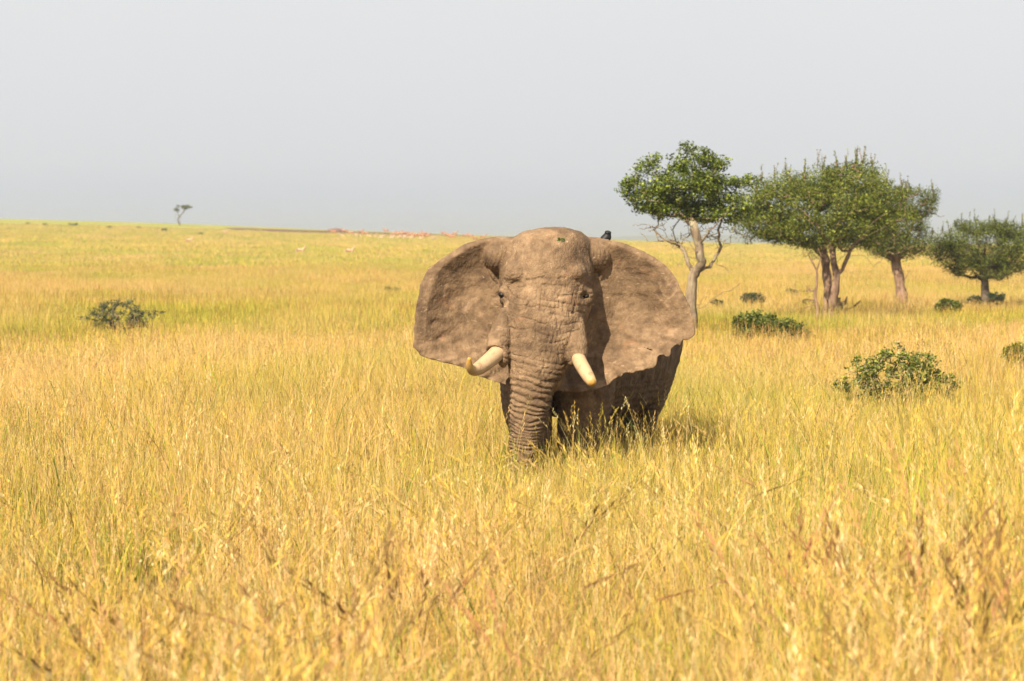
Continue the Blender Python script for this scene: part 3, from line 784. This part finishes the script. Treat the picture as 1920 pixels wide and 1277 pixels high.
build_tree('acacia_tree', (1552, 606), 'widest olive green acacia with a split double trunk and shaggy top',
    [(None, [(1553, 570, 0), (1552, 530, 0), (1548, 490, 0), (1545, 460, 0)]),
     ((0, .15), [(1564, 555, -.2), (1568, 520, -.3), (1562, 485, -.3), (1560, 455, -.2)]),
     ((1, .5), [(1580, 505, -.4), (1590, 480, -.6), (1602, 455, -.8)]),
     ((0, .9), [(1500, 440, .3), (1450, 425, .4), (1415, 415, .4)]),
     ((2, 1), [(1640, 435, -.8), (1670, 420, -.6)]),
     ((0, 1), [(1535, 400, .5), (1520, 360, .6)]), ((1, 1), [(1580, 400, -.6), (1590, 360, -.4)])],
    [(1530, 400, 0, 150, 62), (1590, 360, 0, 90, 48), (1470, 380, 0, 70, 48), (1650, 395, 0, 62, 58), (1430, 420, 0, 56, 34), (1560, 435, 0, 130, 30), (1520, 345, 0, 60, 30), (1600, 328, 0, 52, 22)],
    860, dict(per=72, rc=.36, size=.082, cols=G_OLIVE, asp=.5, up=.35, cvar=.42), .21, BARK_TAN, jit=.09, shoots=75,
    dead=[((1, .7), [(1590, 470, -1.2), (1620, 440, -2.2), (1640, 415, -2.6), (1662, 398, -2.8)]), ((0, .8), [(1520, 470, -.5), (1500, 480, -.7), (1482, 478, -.7)]), ((2, .7), [(1620, 480, -.6), (1636, 498, -.7)])], depth=.8)

build_tree('spindly_tree', (1529, 606), 'thin crooked small tree at the foot of the double-trunked acacia',
    [(None, [(1533, 580, 0), (1528, 555, 0), (1532, 525, 0), (1531, 500, 0)]),
     ((0, .95), [(1522, 490, 0), (1516, 475, 0)]), ((0, .95), [(1538, 485, .1), (1534, 465, 0)]), ((0, .6), [(1520, 545, 0), (1510, 535, 0)]), ((0, .3), [(1518, 574, 0), (1506, 578, 0)])],
    [(1524, 478, 0, 18, 12), (1515, 545, 0, 10, 8), (1512, 565, 0, 10, 6)],
    22, dict(per=14, rc=.18, size=.06, cols=G_OLIVE), .06, BARK_TAN, rtip=.012, jit=.1, Y=gp(1552, 606, .35).y - 1.2)

build_tree('dead_stump', (1578, 600), 'short dead forked stump just right of the acacia\'s double trunk',
    [(None, [(1576, 588, 0), (1571, 570, 0), (1566, 556, 0), (1572, 548, 0)]), ((0, .3), [(1588, 580, 0), (1600, 575, -.1), (1613, 564, -.1)]), ((0, .5), [(1582, 570, 0), (1588, 556, 0)])],
    [(1572, 562, 0, 9, 8), (1585, 566, 0, 8, 6)],
    8, dict(per=4, rc=.12, size=.05, cols=G_OLIVE), .13, BARK_TAN, rtip=.02, cat='stump', parts=('trunk', 'twig_leaves'), Y=gp(1552, 606, .35).y + 4)

build_tree('flat_topped_tree', (1692, 580), 'thick-trunked darker tree half hidden behind the widest acacia\'s right side',
    [(None, [(1690, 550, 0), (1684, 515, 0), (1680, 495, 0)]),
     ((0, 1), [(1665, 470, 0), (1645, 440, 0)]), ((0, 1), [(1695, 465, .2), (1710, 420, .3), (1735, 375, .3)]), ((0, 1), [(1680, 450, -.3), (1675, 400, -.3)])],
    [(1670, 425, 0, 70, 48), (1705, 385, 0, 46, 32), (1735, 363, 0, 22, 11), (1680, 460, 0, 66, 24), (1650, 375, 0, 50, 30), (1745, 378, 0, 10, 8)],
    480, dict(per=64, rc=.34, size=.08, cols=G_DARK, asp=.5, cvar=.35), .22, BARK_TAN, jit=.09, shoots=25,
    dead=[((0, .75), [(1697, 523, -.2), (1706, 505, -.3)]), ((2, .7), [(1745, 400, 0), (1762, 406, 0), (1772, 404, 0)]), ((1, .5), [(1655, 485, -.3), (1640, 498, -.3)])])

build_tree('rounded_tree', (1848, 574), 'dark round-crowned tree at the right edge of the picture',
    [(None, [(1848, 555, 0), (1846, 530, 0), (1844, 512, 0)]),
     ((0, .8), [(1862, 518, 0), (1880, 505, 0)]), ((0, 1), [(1815, 490, .2), (1785, 480, .2)]), ((0, 1), [(1846, 480, 0), (1850, 445, 0)]), ((0, 1), [(1870, 480, .3), (1900, 460, .3)])],
    [(1848, 462, 0, 82, 42), (1790, 480, 0, 48, 32), (1900, 470, 0, 50, 42), (1760, 462, 0, 28, 30), (1840, 425, 0, 50, 12), (1850, 505, 0, 70, 18), (1905, 435, 0, 40, 16)],
    640, dict(per=60, rc=.34, size=.08, cols=G_DARK, asp=.5, cvar=.35), .19, BARK_DARK, jit=.09, shoots=40)

build_tree('lone_tree', (338, 420), 'small lone many-stemmed tree far off on the left ridge',
    [(None, [(334, 412, 0), (336, 407, 0), (341, 401, 0), (347, 393, 0), (351, 389, 0)]),
     (None, [(330, 413, 0), (328, 408, 0), (330, 402, 0), (331, 396, 0)]), (None, [(338, 412, 1), (339, 408, 1), (335, 405, 1)]), ((0, .4), [(334, 400, 0), (332, 394, 0)])],
    [(331, 393, 0, 6.5, 3.6), (334, 386, 0, 3, 2.5), (347, 388, 0, 9, 3), (358, 388.5, 0, 4, 1.4), (349, 391, 0, 5, 1.6)],
    90, dict(per=40, rc=.45, size=.20, cols=G_DARK, flat=.5), .20, BARK_DARK, rtip=.03)

# ------------------------------------------------------------------ bushes
def build_bush(uv, ru, rv, label, ntwig, per, size, cols, seed_shape=None, name='bush', rc=.12, bare=0.0, lift=.42):
    g = gp(*uv, lift); s = FPX / g.y; root = empty(name, g); tag(root, label, 'bush')
    W = lambda du, dv, d: at(uv[0] + du, uv[1] + dv, g.y + d)
    blobs = seed_shape or [(0, -rv * .55, ru, rv * .5), (-ru * .35, -rv * .75, ru * .5, rv * .35), (ru * .4, -rv * .6, ru * .5, rv * .35)]
    B = [(W(du, dv, 0), (a / s, a / s * .75, b / s)) for du, dv, a, b in blobs]
    tw = blob_points(B, ntwig, .5); tw[:, 2] = np.maximum(tw[:, 2], g.z + .08)
    sk = Skel(g + Vector((0, 0, -.05)))
    for k in range(7):
        a = k * 2.4; r = ru / s * .45; hb = lift + rv / s
        sk.line(0, [g + Vector((math.cos(a) * r * .4, math.sin(a) * r * .4, hb * .35)), g + Vector((math.cos(a) * r, math.sin(a) * r, hb * .65))])
    for k in np.argsort(np.linalg.norm(tw - np.array(g), axis=1)): sk.reach(tw[k], .08, sub=3)
    V, F = sk.mesh(.045, .006 + .004 * bare)
    mesh_obj('stem', V, F, BARK_PALE if bare else BARK_TAN, root, True)
    V, F, col = leaves(tw, rc, per, size, cols, flat=.8, up=.4, asp=.6, cvar=.35)
    mesh_obj('foliage', V, F, LEAF, root, False, col)
    return root
build_bush((1682, 752), 112, 108, 'big sprawling green bush in the grass at right, nearest of all', 440, 14, .055, G_OLIVE[:4] + [(.17, .20, .06), (.20, .21, .09)],
           [(0, -42, 80, 50), (-62, -28, 46, 38), (62, -28, 54, 34), (100, -40, 24, 11), (-100, -28, 24, 11), (-10, -94, 26, 13), (40, -74, 44, 16), (104, -10, 20, 14), (-60, -70, 28, 12)], rc=.085, bare=.9)
build_bush((1440, 646), 66, 62, 'dark leafy bush with two humps below the acacia', 330, 20, .085, G_DARK,
           [(-24, -34, 42, 28), (-30, -46, 24, 13), (30, -26, 40, 22), (64, -18, 18, 10), (-50, -14, 18, 14), (8, -18, 48, 18)], rc=.16)
build_bush((1412, 571), 23, 20, 'small grey-green bush in open grass behind the two-humped bush', 70, 14, .11, G_GREY)
build_bush((1779, 596), 26, 32, 'compact dark bush between the thick trunk and the right-edge tree', 90, 20, .11, G_DARK)
build_bush((1908, 676), 30, 32, 'green bush cut off by the right edge of the picture', 120, 16, .08, G_OLIVE, [(4, -14, 24, 14), (14, -20, 16, 9), (-12, -12, 12, 10)], rc=.14, lift=.75)
build_bush((225, 625), 66, 64, 'scraggly grey-green bush half sunk in golden grass at left', 280, 13, .058, G_GREY + [(.10, .12, .04), (.14, .15, .06), (.17, .17, .09)],
           [(0, -34, 50, 28), (-30, -30, 30, 22), (35, -26, 28, 18), (72, -38, 12, 5), (-70, -26, 12, 5), (5, -58, 24, 8), (-25, -50, 18, 8)], rc=.09, bare=.9)
build_bush((1345, 577), 12, 12, 'tiny round bush just right of the pale-barked trunk', 30, 12, .12, G_GREY)
build_bush((1487, 557), 16, 13, 'low grey bush behind the acacia\'s left side', 30, 12, .12, G_GREY)
build_bush((1868, 572), 18, 22, 'grey bush tucked against the foot of the right-edge tree', 50, 14, .11, G_GREY)
build_bush((1828, 572), 13, 16, 'grey bush just left of the right-edge tree\'s trunk', 40, 14, .11, G_GREY)
build_bush((1778, 662), 16, 24, 'thin leafy sprig poking above grass beyond the nearest bush', 14, 9, .07, G_OLIVE, [(6, -16, 8, 5), (-2, -10, 7, 5)])
build_bush((1742, 660), 10, 18, 'tiny leafy sprig left of the taller sprig', 8, 8, .06, G_OLIVE, [(0, -12, 8, 4)])
build_bush((735, 550), 18, 10, 'small green patch of leaves in grass far left of the elephant\'s brow', 26, 12, .12, G_OLIVE)
for u, v, r, lab in ((138, 424, 10, 'dark low bush on the far ridge, biggest one left of the lone tree'), (52, 421, 4, 'tiny dark bush far off at the left end of ridge'),
                     (84, 422, 5, 'tiny dark bush far off, second from the left end'), (205, 427, 4, 'tiny dark bush between the ridge bush and lone tree'),
                     (260, 428, 4, 'tiny dark bush just left of the lone tree'), (308, 432, 5, 'tiny dark bush below the lone tree'), (376, 440, 4, 'tiny dark bush below right of the lone tree')):
    build_bush((u, v + 1.5), r * .8, r * .55, lab, 20, 12, .45, G_DARK, rc=.5, lift=.1)

# termite mound on the skyline
def build_mound():
    g = gp(629, 434); th = np.linspace(0, 2 * np.pi, 14, endpoint=False); rings = []
    for k in range(7):
        f = k / 6; r = 2.6 * math.sqrt(max(0, 1 - f * f)) + .05
        rings.append([(g.x + r * math.cos(t) * (1 + .12 * math.sin(3 * t)), g.y + r * math.sin(t), g.z - .2 + 1.1 * f) for t in th])
    V, F = loft(rings)
    tag(mesh_obj('termite_mound', V, F, plain_mat('mound_earth', (.16, .09, .06), .95, .1), None, True), 'low reddish brown mound on the far ridge left of the herd', 'mound')
build_mound()

# ------------------------------------------------------------------ antelopes
def antelope_mesh(lying):
    """one continuous skinned body"""
    h = .34 if lying else .82
    pts = [(0, .45, h), (0, .15, h - .02), (0, -.3, h), (0, -.5, h + .05), (0, -.66, h + .30), (0, -.74, h + .45), (0, -.98, h + .36), (0, .56, h - .08), (0, .60, h - .3)]
    rad = [.17, .20, .19, .15, .085, .09, .04, .05, .025]; ed = [(0, 1), (1, 2), (2, 3), (3, 4), (4, 5), (5, 6), (0, 7), (7, 8)]
    if lying:
        legs = [[(.13, -.4, .16), (.17, -.7, .07), (.15, -.45, .05)], [(-.13, -.4, .16), (-.17, -.7, .07), (-.15, -.45, .05)], [(.17, .35, .16), (.24, .05, .07), (.22, .3, .05)], [(-.17, .35, .16), (-.24, .05, .07), (-.22, .3, .05)]]
    else:
        legs = [[(.11, -.40, .55), (.11, -.38, .30), (.11, -.40, .02)], [(-.11, -.44, .55), (-.11, -.46, .30), (-.11, -.44, .02)], [(.12, .46, .55), (.12, .56, .32), (.12, .50, .02)], [(-.12, .40, .55), (-.12, .50, .32), (-.12, .44, .02)]]
    for k, L in enumerate(legs):
        prev = 3 if k < 2 else 0
        for p, r in zip(L, (.09, .04, .032)):
            pts.append(p); rad.append(r); ed.append((prev, len(pts) - 1)); prev = len(pts) - 1
    for s in (-1, 1):                                          # ears
        pts.append((s * .12, -.70, h + .56)); rad.append(.025); ed.append((5, len(pts) - 1))
    me = bpy.data.meshes.new('tmp'); me.from_pydata(pts, ed, []); o = bpy.data.objects.new('tmp', me); C.objects.link(o)
    o.modifiers.new('k', 'SKIN')
    lay = me.skin_vertices[0].data if me.skin_vertices else me.attributes
    for k, r in enumerate(rad): me.skin_vertices[0].data[k].radius = (r, r)
    me.skin_vertices[0].data[1].use_root = True
    sd = o.modifiers.new('d', 'SUBSURF'); sd.levels = 1; sd.render_levels = 1
    out = bpy.data.meshes.new_from_object(o.evaluated_get(bpy.context.evaluated_depsgraph_get())); bpy.data.objects.remove(o)
    out.name = 'antelope'; out.polygons.foreach_set('use_smooth', [True] * len(out.polygons))
    return out
HIDE = plain_mat('tan_hide', (.42, .20, .105), .8, .15); PALE = plain_mat('pale_hide', (.52, .34, .22), .8, .15)
def with_skin(o):
    return o
AM = {}
for ly in (False, True):
    try: AM[ly] = antelope_mesh(ly)
    except Exception:
        raise
def put_antelope(u, v, lying, rz, label, mat, s=1.0, group='antelopes resting on the far burnt ridge'):
    key = (lying, mat.name)
    if key not in AM:
        AM[key] = AM[lying].copy(); AM[key].materials.append(mat)
    o = bpy.data.objects.new('antelope', AM[key]); C.objects.link(o)
    g = gp(u, v, .12); o.location = g; o.rotation_euler = (0, 0, rz); o.scale = (s, s, s)
    tag(o, label, 'antelope', group)
for u, v in ((626, 439), (646, 437), (658, 441), (675, 439), (685, 442), (724, 436), (736, 443), (743, 443), (750, 443), (760, 441), (768, 445), (774, 445), (780, 445), (784, 446), (797, 442), (793, 446),
             (799, 447), (832, 441), (839, 444), (844, 447), (847, 449), (852, 442), (871, 447), (883, 447), (891, 452), (905, 449)):
    put_antelope(u, v + 1, False, rng.choice([1.4, -1.4, 1.8, -1.8]) + rng.normal(0, .2), ('tiny reddish antelope in the loose left end of the far herd, near the mound' if u < 730 else 'tiny reddish antelope in the dense middle cluster of the far herd' if u < 820 else 'tiny reddish antelope in the right end of the far herd, near the elephant\'s left ear'), HIDE, 1.15,
                 'left end of the far herd' if u < 730 else 'middle of the far herd' if u < 820 else 'right end of the far herd')
for k, x in enumerate((230, 350, 375, 400, 425, 505, 530, 555, 605, 640, 690, 710, 730, 765, 800, 830, 850, 880, 905, 930, 1000, 1020, 1120, 1145, 1170)):
    put_antelope(600 + x / 5.333, 445 + x / 5.333 * .018 - (1.5 if x < 600 else 0) + (x > 950) * 1.5, True, rng.uniform(0, 6.28), 'tiny pale antelope lying in a row along the ridge grass edge', PALE, 1.1, 'antelopes lying along the grass edge')
for u, v, lab in ((562, 478, 'pale antelope in mid-distance grass, left one of two'), (654, 479, 'pale antelope in mid-distance grass, right one of two'), (354, 457, 'single pale antelope in grass below right of the lone tree'), (421, 440, 'pale antelope near the ridge right of the lone tree')):
    put_antelope(u, v, False, 1.5, lab, PALE, 1.0, None)

# ------------------------------------------------------------------ grass
PAL = 0.92 * np.array([(.67, .465, .10), (.70, .54, .165), (.54, .50, .065), (.35, .42, .045), (.12, .20, .025), (.66, .42, .18), (.76, .62, .30), (.22, .13, .045)])
def tuft(seed, nblade, foot, h0, h1, width, lean, wts, heads=0, headlen=.13, hw=.0062, hcol=None, ns=13):
    g = np.random.default_rng(seed); V, F, col = [], [], []
    wts = np.array(wts, float); wts /= wts.sum()
    for k in range(nblade + heads):
        is_head = k >= nblade
        r = foot * math.sqrt(g.uniform()); a = g.uniform(0, 6.28); base = np.array([r * math.cos(a), r * math.sin(a), -.05])
        h = g.uniform(h0, h1) * (1.18 if is_head else 1); az = g.uniform(0, 6.28); ln = abs(g.normal(0, lean)) * h
        drp = (g.uniform(.0, .35) * h if not is_head and g.uniform() < .4 else 0)
        fa = g.uniform(0, 3.14); side = np.array([math.cos(fa), math.sin(fa), 0]); dr = np.array([math.cos(az), math.sin(az), 0])
        w = width * g.uniform(.6, 1.3) * (.45 if is_head else 1); o = len(V)
        c = PAL[g.choice(len(PAL), p=wts)] * g.uniform(.8, 1.2)
        if is_head and hcol is not None: c = np.array(hcol) * g.uniform(.7, 1.4)
        elif is_head: c = PAL[g.choice([0, 5, 6, 7], p=[.35, .35, .2, .1])] * g.uniform(.8, 1.15)
        P = lambda f: base + np.array([0, 0, h * f]) + dr * ln * f ** 2.2 - np.array([0, 0, drp * f ** 3])
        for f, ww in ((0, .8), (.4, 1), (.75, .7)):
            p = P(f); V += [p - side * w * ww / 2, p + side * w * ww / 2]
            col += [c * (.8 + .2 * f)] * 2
        V.append(P(1)); col.append(c)
        F += [(o, o + 1, o + 3, o + 2), (o + 2, o + 3, o + 5, o + 4), (o + 4, o + 5, o + 6)]
        if is_head:
            top = P(1); ax = P(1) - P(.85); ax /= np.linalg.norm(ax); n = ns; L = headlen * g.uniform(.7, 1.3)
            for j in range(n):
                q = top + ax * L * (j / n - .55); an = g.uniform(0, 6.28)
                sd = np.array([math.cos(an), math.sin(an), .2]); e = hw * g.uniform(.8, 1.4) * (1 - .4 * j / n)
                o = len(V); V += [q, q + sd * e + ax * L * .10, q + sd * e * .9 + ax * L * .20]; col += [c * g.uniform(.75, 1.2)] * 3
                F.append((o, o + 1, o + 2))
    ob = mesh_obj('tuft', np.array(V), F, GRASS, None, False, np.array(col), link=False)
    return ob
def coll(objs, name):
    c = bpy.data.collections.new(name)
    for k, o in enumerate(objs): o.name = '%s_%02d' % (name, k); c.objects.link(o)
    return c
def scatter(name, pts, rot, scl, idx, collection, label):
    me = bpy.data.meshes.new(name); me.from_pydata(pts.tolist(), [], [])
    for nm, ty, dat, key in (('rot', 'FLOAT_VECTOR', rot, 'vector'), ('scl', 'FLOAT_VECTOR', scl, 'vector'), ('idx', 'INT', idx, 'value')):
        a = me.attributes.new(nm, ty, 'POINT'); a.data.foreach_set(key, np.ascontiguousarray(dat, np.int32 if ty == 'INT' else np.float32).ravel())
    o = bpy.data.objects.new(name, me); C.objects.link(o)
    ng = bpy.data.node_groups.new(name, 'GeometryNodeTree')
    ng.interface.new_socket('Geometry', in_out='INPUT', socket_type='NodeSocketGeometry'); ng.interface.new_socket('Geometry', in_out='OUTPUT', socket_type='NodeSocketGeometry')
    n, l = ng.nodes, ng.links
    gi, go = n.new('NodeGroupInput'), n.new('NodeGroupOutput'); ip = n.new('GeometryNodeInstanceOnPoints'); ci = n.new('GeometryNodeCollectionInfo')
    ci.inputs['Collection'].default_value = collection; ci.inputs['Separate Children'].default_value = True; ci.inputs['Reset Children'].default_value = True
    ip.inputs['Pick Instance'].default_value = True
    def na(nm, ty):
        q = n.new('GeometryNodeInputNamedAttribute'); q.data_type = ty; q.inputs[0].default_value = nm; return q.outputs[0]
    l.new(gi.outputs[0], ip.inputs['Points']); l.new(ci.outputs[0], ip.inputs['Instance'])
    l.new(na('idx', 'INT'), ip.inputs['Instance Index']); l.new(na('rot', 'FLOAT_VECTOR'), ip.inputs['Rotation']); l.new(na('scl', 'FLOAT_VECTOR'), ip.inputs['Scale'])
    l.new(ip.outputs[0], go.inputs[0])
    o.modifiers.new('scatter', 'NODES').node_group = ng
    tag(o, label, 'grass', kind='stuff')
    return o
def fan(y0, y1, dens, margin=2.0):
    """random points over the strip of plain in front of the camera"""
    w = lambda y: .225 * y + margin
    n = int((y1 - y0) * (w(y0) + w(y1)) * dens); y = rng.uniform(y0, y1, n * 3); x = rng.uniform(-w(y1), w(y1), n * 3)
    k = np.abs(x) < w(y); x, y = x[k], y[k]
    return np.stack([x, y], -1)

#            gold pale ygrn lgrn green rosy cream brown
W_GOLD = [4.5, 2.6, 3, 1.8, 1.8, 3.4, 1.3, 2.0]
W_GREEN = [1.5, .8, 3.5, 4, 4, 1, .5, .8]
W_ROSY = [2, 2, 1, .5, .3, 5, 2, 1.2]
near = coll([tuft(10 + k, 44, .24, .30, .80, .0062, .22, W_GOLD, 9) for k in range(5)] + [tuft(20 + k, 46, .24, .28, .74, .0070, .26, W_GREEN, 4) for k in range(3)]
            + [tuft(30 + k, 38, .22, .30, .82, .0058, .2, W_ROSY, 13, .17) for k in range(3)], 'grass_tuft')
mid = coll([tuft(50 + k, 46, .5, .33, .72, .0125, .18, W_GOLD, 6, .18, .012) for k in range(4)] + [tuft(60 + k, 46, .5, .30, .66, .0135, .2, W_GREEN, 2, .18, .012) for k in range(2)] + [tuft(70 + k, 42, .5, .34, .76, .0120, .18, W_ROSY, 10, .2, .012) for k in range(2)], 'mid_tuft')
far = coll([tuft(80 + k, 80, 1.7, .28, .55, .045, .2, W_GOLD) for k in range(3)] + [tuft(90 + k, 80, 1.7, .25, .5, .047, .2, W_GREEN) for k in range(2)] + [tuft(95 + k, 80, 1.7, .3, .6, .045, .2, W_ROSY) for k in range(2)], 'far_tuft')

FEET = [(85, 1.33), (998, 1.25), (1186, 3.85), (1126, 3.25), (1085, 1.33)]
def place(name, xy, collection, n_types, label, hmul=.97):
    """n_types: (gold, green, rosy) counts inside the collection; drifts follow broad noise"""
    x, y = xy[:, 0], xy[:, 1]
    a = vnoise(np.stack([x / 6, y / 11, x * 0], -1)) + .5 * vnoise(np.stack([x / 2, y / 3, x * 0 + 4], -1))
    b = vnoise(np.stack([x / 9 + 40, y / 16, x * 0], -1)) + .5 * vnoise(np.stack([x / 2 + 9, y / 4, x * 0], -1))
    for gu, gv, rx, ry in ((1600, 612, 14, 9), (1480, 640, 6, 6), (1800, 600, 10, 12), (700, 610, 9, 7), (620, 590, 8, 8)):
        q = gp(gu, gv, .35); a = a + 1.0 * np.exp(-((x - q.x) / rx) ** 2 - ((y - q.y) / ry) ** 2)
    r1, r2 = rng.uniform(-.7, .7, len(x)), rng.uniform(-.7, .7, len(x))
    kind = np.where(a + r1 > .44, 1, np.where(b + r2 > .55, 2, 0))
    ng, ngr, nr_ = n_types
    idx = np.where(kind == 0, rng.integers(0, ng, len(x)), np.where(kind == 1, ng + rng.integers(0, ngr, len(x)), ng + ngr + rng.integers(0, nr_, len(x))))
    hh = 1 + .42 * vnoise(np.stack([x / 5 + 3, y / 9, x * 0], -1)) + .12 * vnoise(np.stack([x / 1.3, y / 1.6, x * 0 + 8], -1))
    hh = hh * (1 - .24 * np.exp(-((x - .9) / 1.3) ** 2 - ((y - 26.3) / 2.2) ** 2))      # pushed down where it walked in
    s = rng.uniform(.8, 1.2, len(x)) * hmul
    scl = np.stack([s, s, s * hh], -1)
    rot = np.stack([rng.normal(0, .06, len(x)), rng.normal(.04, .06, len(x)), rng.uniform(0, 6.28, len(x))], -1)
    pts = np.stack([x, y, height(x, y)], -1)
    scatter(name, pts, rot, scl, idx, collection, label)

xy = fan(8.5, 48, 15)
gapn = vnoise(np.stack([xy[:, 0] / .9, xy[:, 1] / 1.3, xy[:, 0] * 0 + 2], -1)) + .6 * vnoise(np.stack([xy[:, 0] / 3, xy[:, 1] / 4, xy[:, 0] * 0 + 5], -1))
ok = gapn > -.78
for u, d in FEET[1:]:
    ok &= np.hypot(xy[:, 0] - (u - 960) * (EY + d) / FPX, xy[:, 1] - EY - d) > .36
place('grass', xy[ok], near, (5, 3, 3), 'tall golden dry grass filling the foreground and around the elephant')
# drooping reddish brown panicles close to the camera
pan = coll([tuft(190 + k, 0, .05, .88, 1.08, .008, .5, W_ROSY, 3, .42, .030, (.27, .15, .06), 22) for k in range(5)], 'panicle')
px_ = np.concatenate([np.stack([rng.normal(2.35, .35, 10), rng.uniform(12, 15, 10)], -1), np.stack([rng.normal(-1.6, .45, 6), rng.uniform(12, 15, 6)], -1), fan(12, 20, .12, 0)])
# scattered taller flowering stems
tall = coll([tuft(130 + k, 3, .05, .75, 1.15, .011, .30, W_GREEN, 3, .2, .012) for k in range(3)] + [tuft(140 + k, 3, .06, .8, 1.2, .009, .24, W_GOLD, 4, .22, .014) for k in range(4)]
            + [tuft(150 + k, 2, .05, .8, 1.2, .009, .48, W_ROSY, 5, .28, .019) for k in range(3)], 'tall_stem')
ty = np.concatenate([fan(8.0, 20, 4.5, 1), fan(20, 48, 1.5, 1), np.stack([rng.normal(2.0, .35, 34), rng.uniform(9.5, 14, 34)], -1), np.stack([rng.normal(-1.3, .5, 26), rng.uniform(9.5, 14, 26)], -1),
                     np.stack([rng.uniform(.1, 1.5, 9), rng.uniform(26.2, 27.6, 9)], -1)])
ty = ty[vnoise(np.stack([ty[:, 0] / 1.1, ty[:, 1] / 2, ty[:, 0] * 0 + 3], -1)) > -.35]
place('panicle_grass', px_, pan, (3, 1, 1), 'drooping reddish brown grass panicles close to the camera', 1.05)
place('flowering_grass', ty, tall, (4, 3, 3), 'scattered taller flowering grass stems rising above the golden grass', 1.0)
place('middle_grass', np.concatenate([fan(47, 90, 6.5, 3), fan(90, 200, 3.6, 4)]), mid, (4, 2, 2), 'golden and green grass of the middle plain under the trees')
# greener undergrowth in the lee of the trees and in damp hollows
und = coll([tuft(170 + k, 40, .45, .22, .55, .014, .3, [.3, .2, 2, 4, 6, .3, .1, .3], 0) for k in range(3)], 'undergrowth_tuft')
ux = []
for gu, gv, rx, ry, k in ((1620, 612, 7, 3.5, 320), (1500, 640, 3, 2, 90), (1800, 606, 5, 4, 220), (1440, 640, 2, 1.5, 60), (700, 612, 3.5, 2.5, 130), (360, 545, 9, 4, 140), (1350, 590, 3, 3, 60)):
    q = gp(gu, gv, .3); ux.append(np.stack([rng.normal(q.x, rx * .6, k), rng.normal(q.y, ry * .6, k)], -1))
place('undergrowth', np.concatenate(ux), und, (1, 1, 1), 'patchy green undergrowth around the tree feet and in hollows', .95)
fx = np.concatenate([fan(155, 330, .62, 8), fan(330, 610, .26, 10)])
place('distant_grass', fx, far, (3, 2, 2), 'pale straw grass on the far slope up to the ridge')

# ------------------------------------------------------------------ haze
def build_haze():
    x0, x1, y0, y1, z0, z1 = -14000, 14000, -120, 13000, -6, 40
    V = [(x, y, z) for z in (z0, z1) for y in (y0, y1) for x in (x0, x1)]
    F = [(0, 2, 3, 1), (4, 5, 7, 6), (0, 1, 5, 4), (2, 6, 7, 3), (0, 4, 6, 2), (1, 3, 7, 5)]
    m, n, l, out = new_mat('haze_air'); pv = n.new('ShaderNodeVolumePrincipled')
    pv.inputs['Color'].default_value = (.72, .775, 1.0, 1); pv.inputs['Density'].default_value = 0.00036; pv.inputs['Anisotropy'].default_value = 0.6
    l.new(pv.outputs[0], out.inputs['Volume'])
    tag(mesh_obj('haze', V, F, m), kind='stuff')
build_haze()
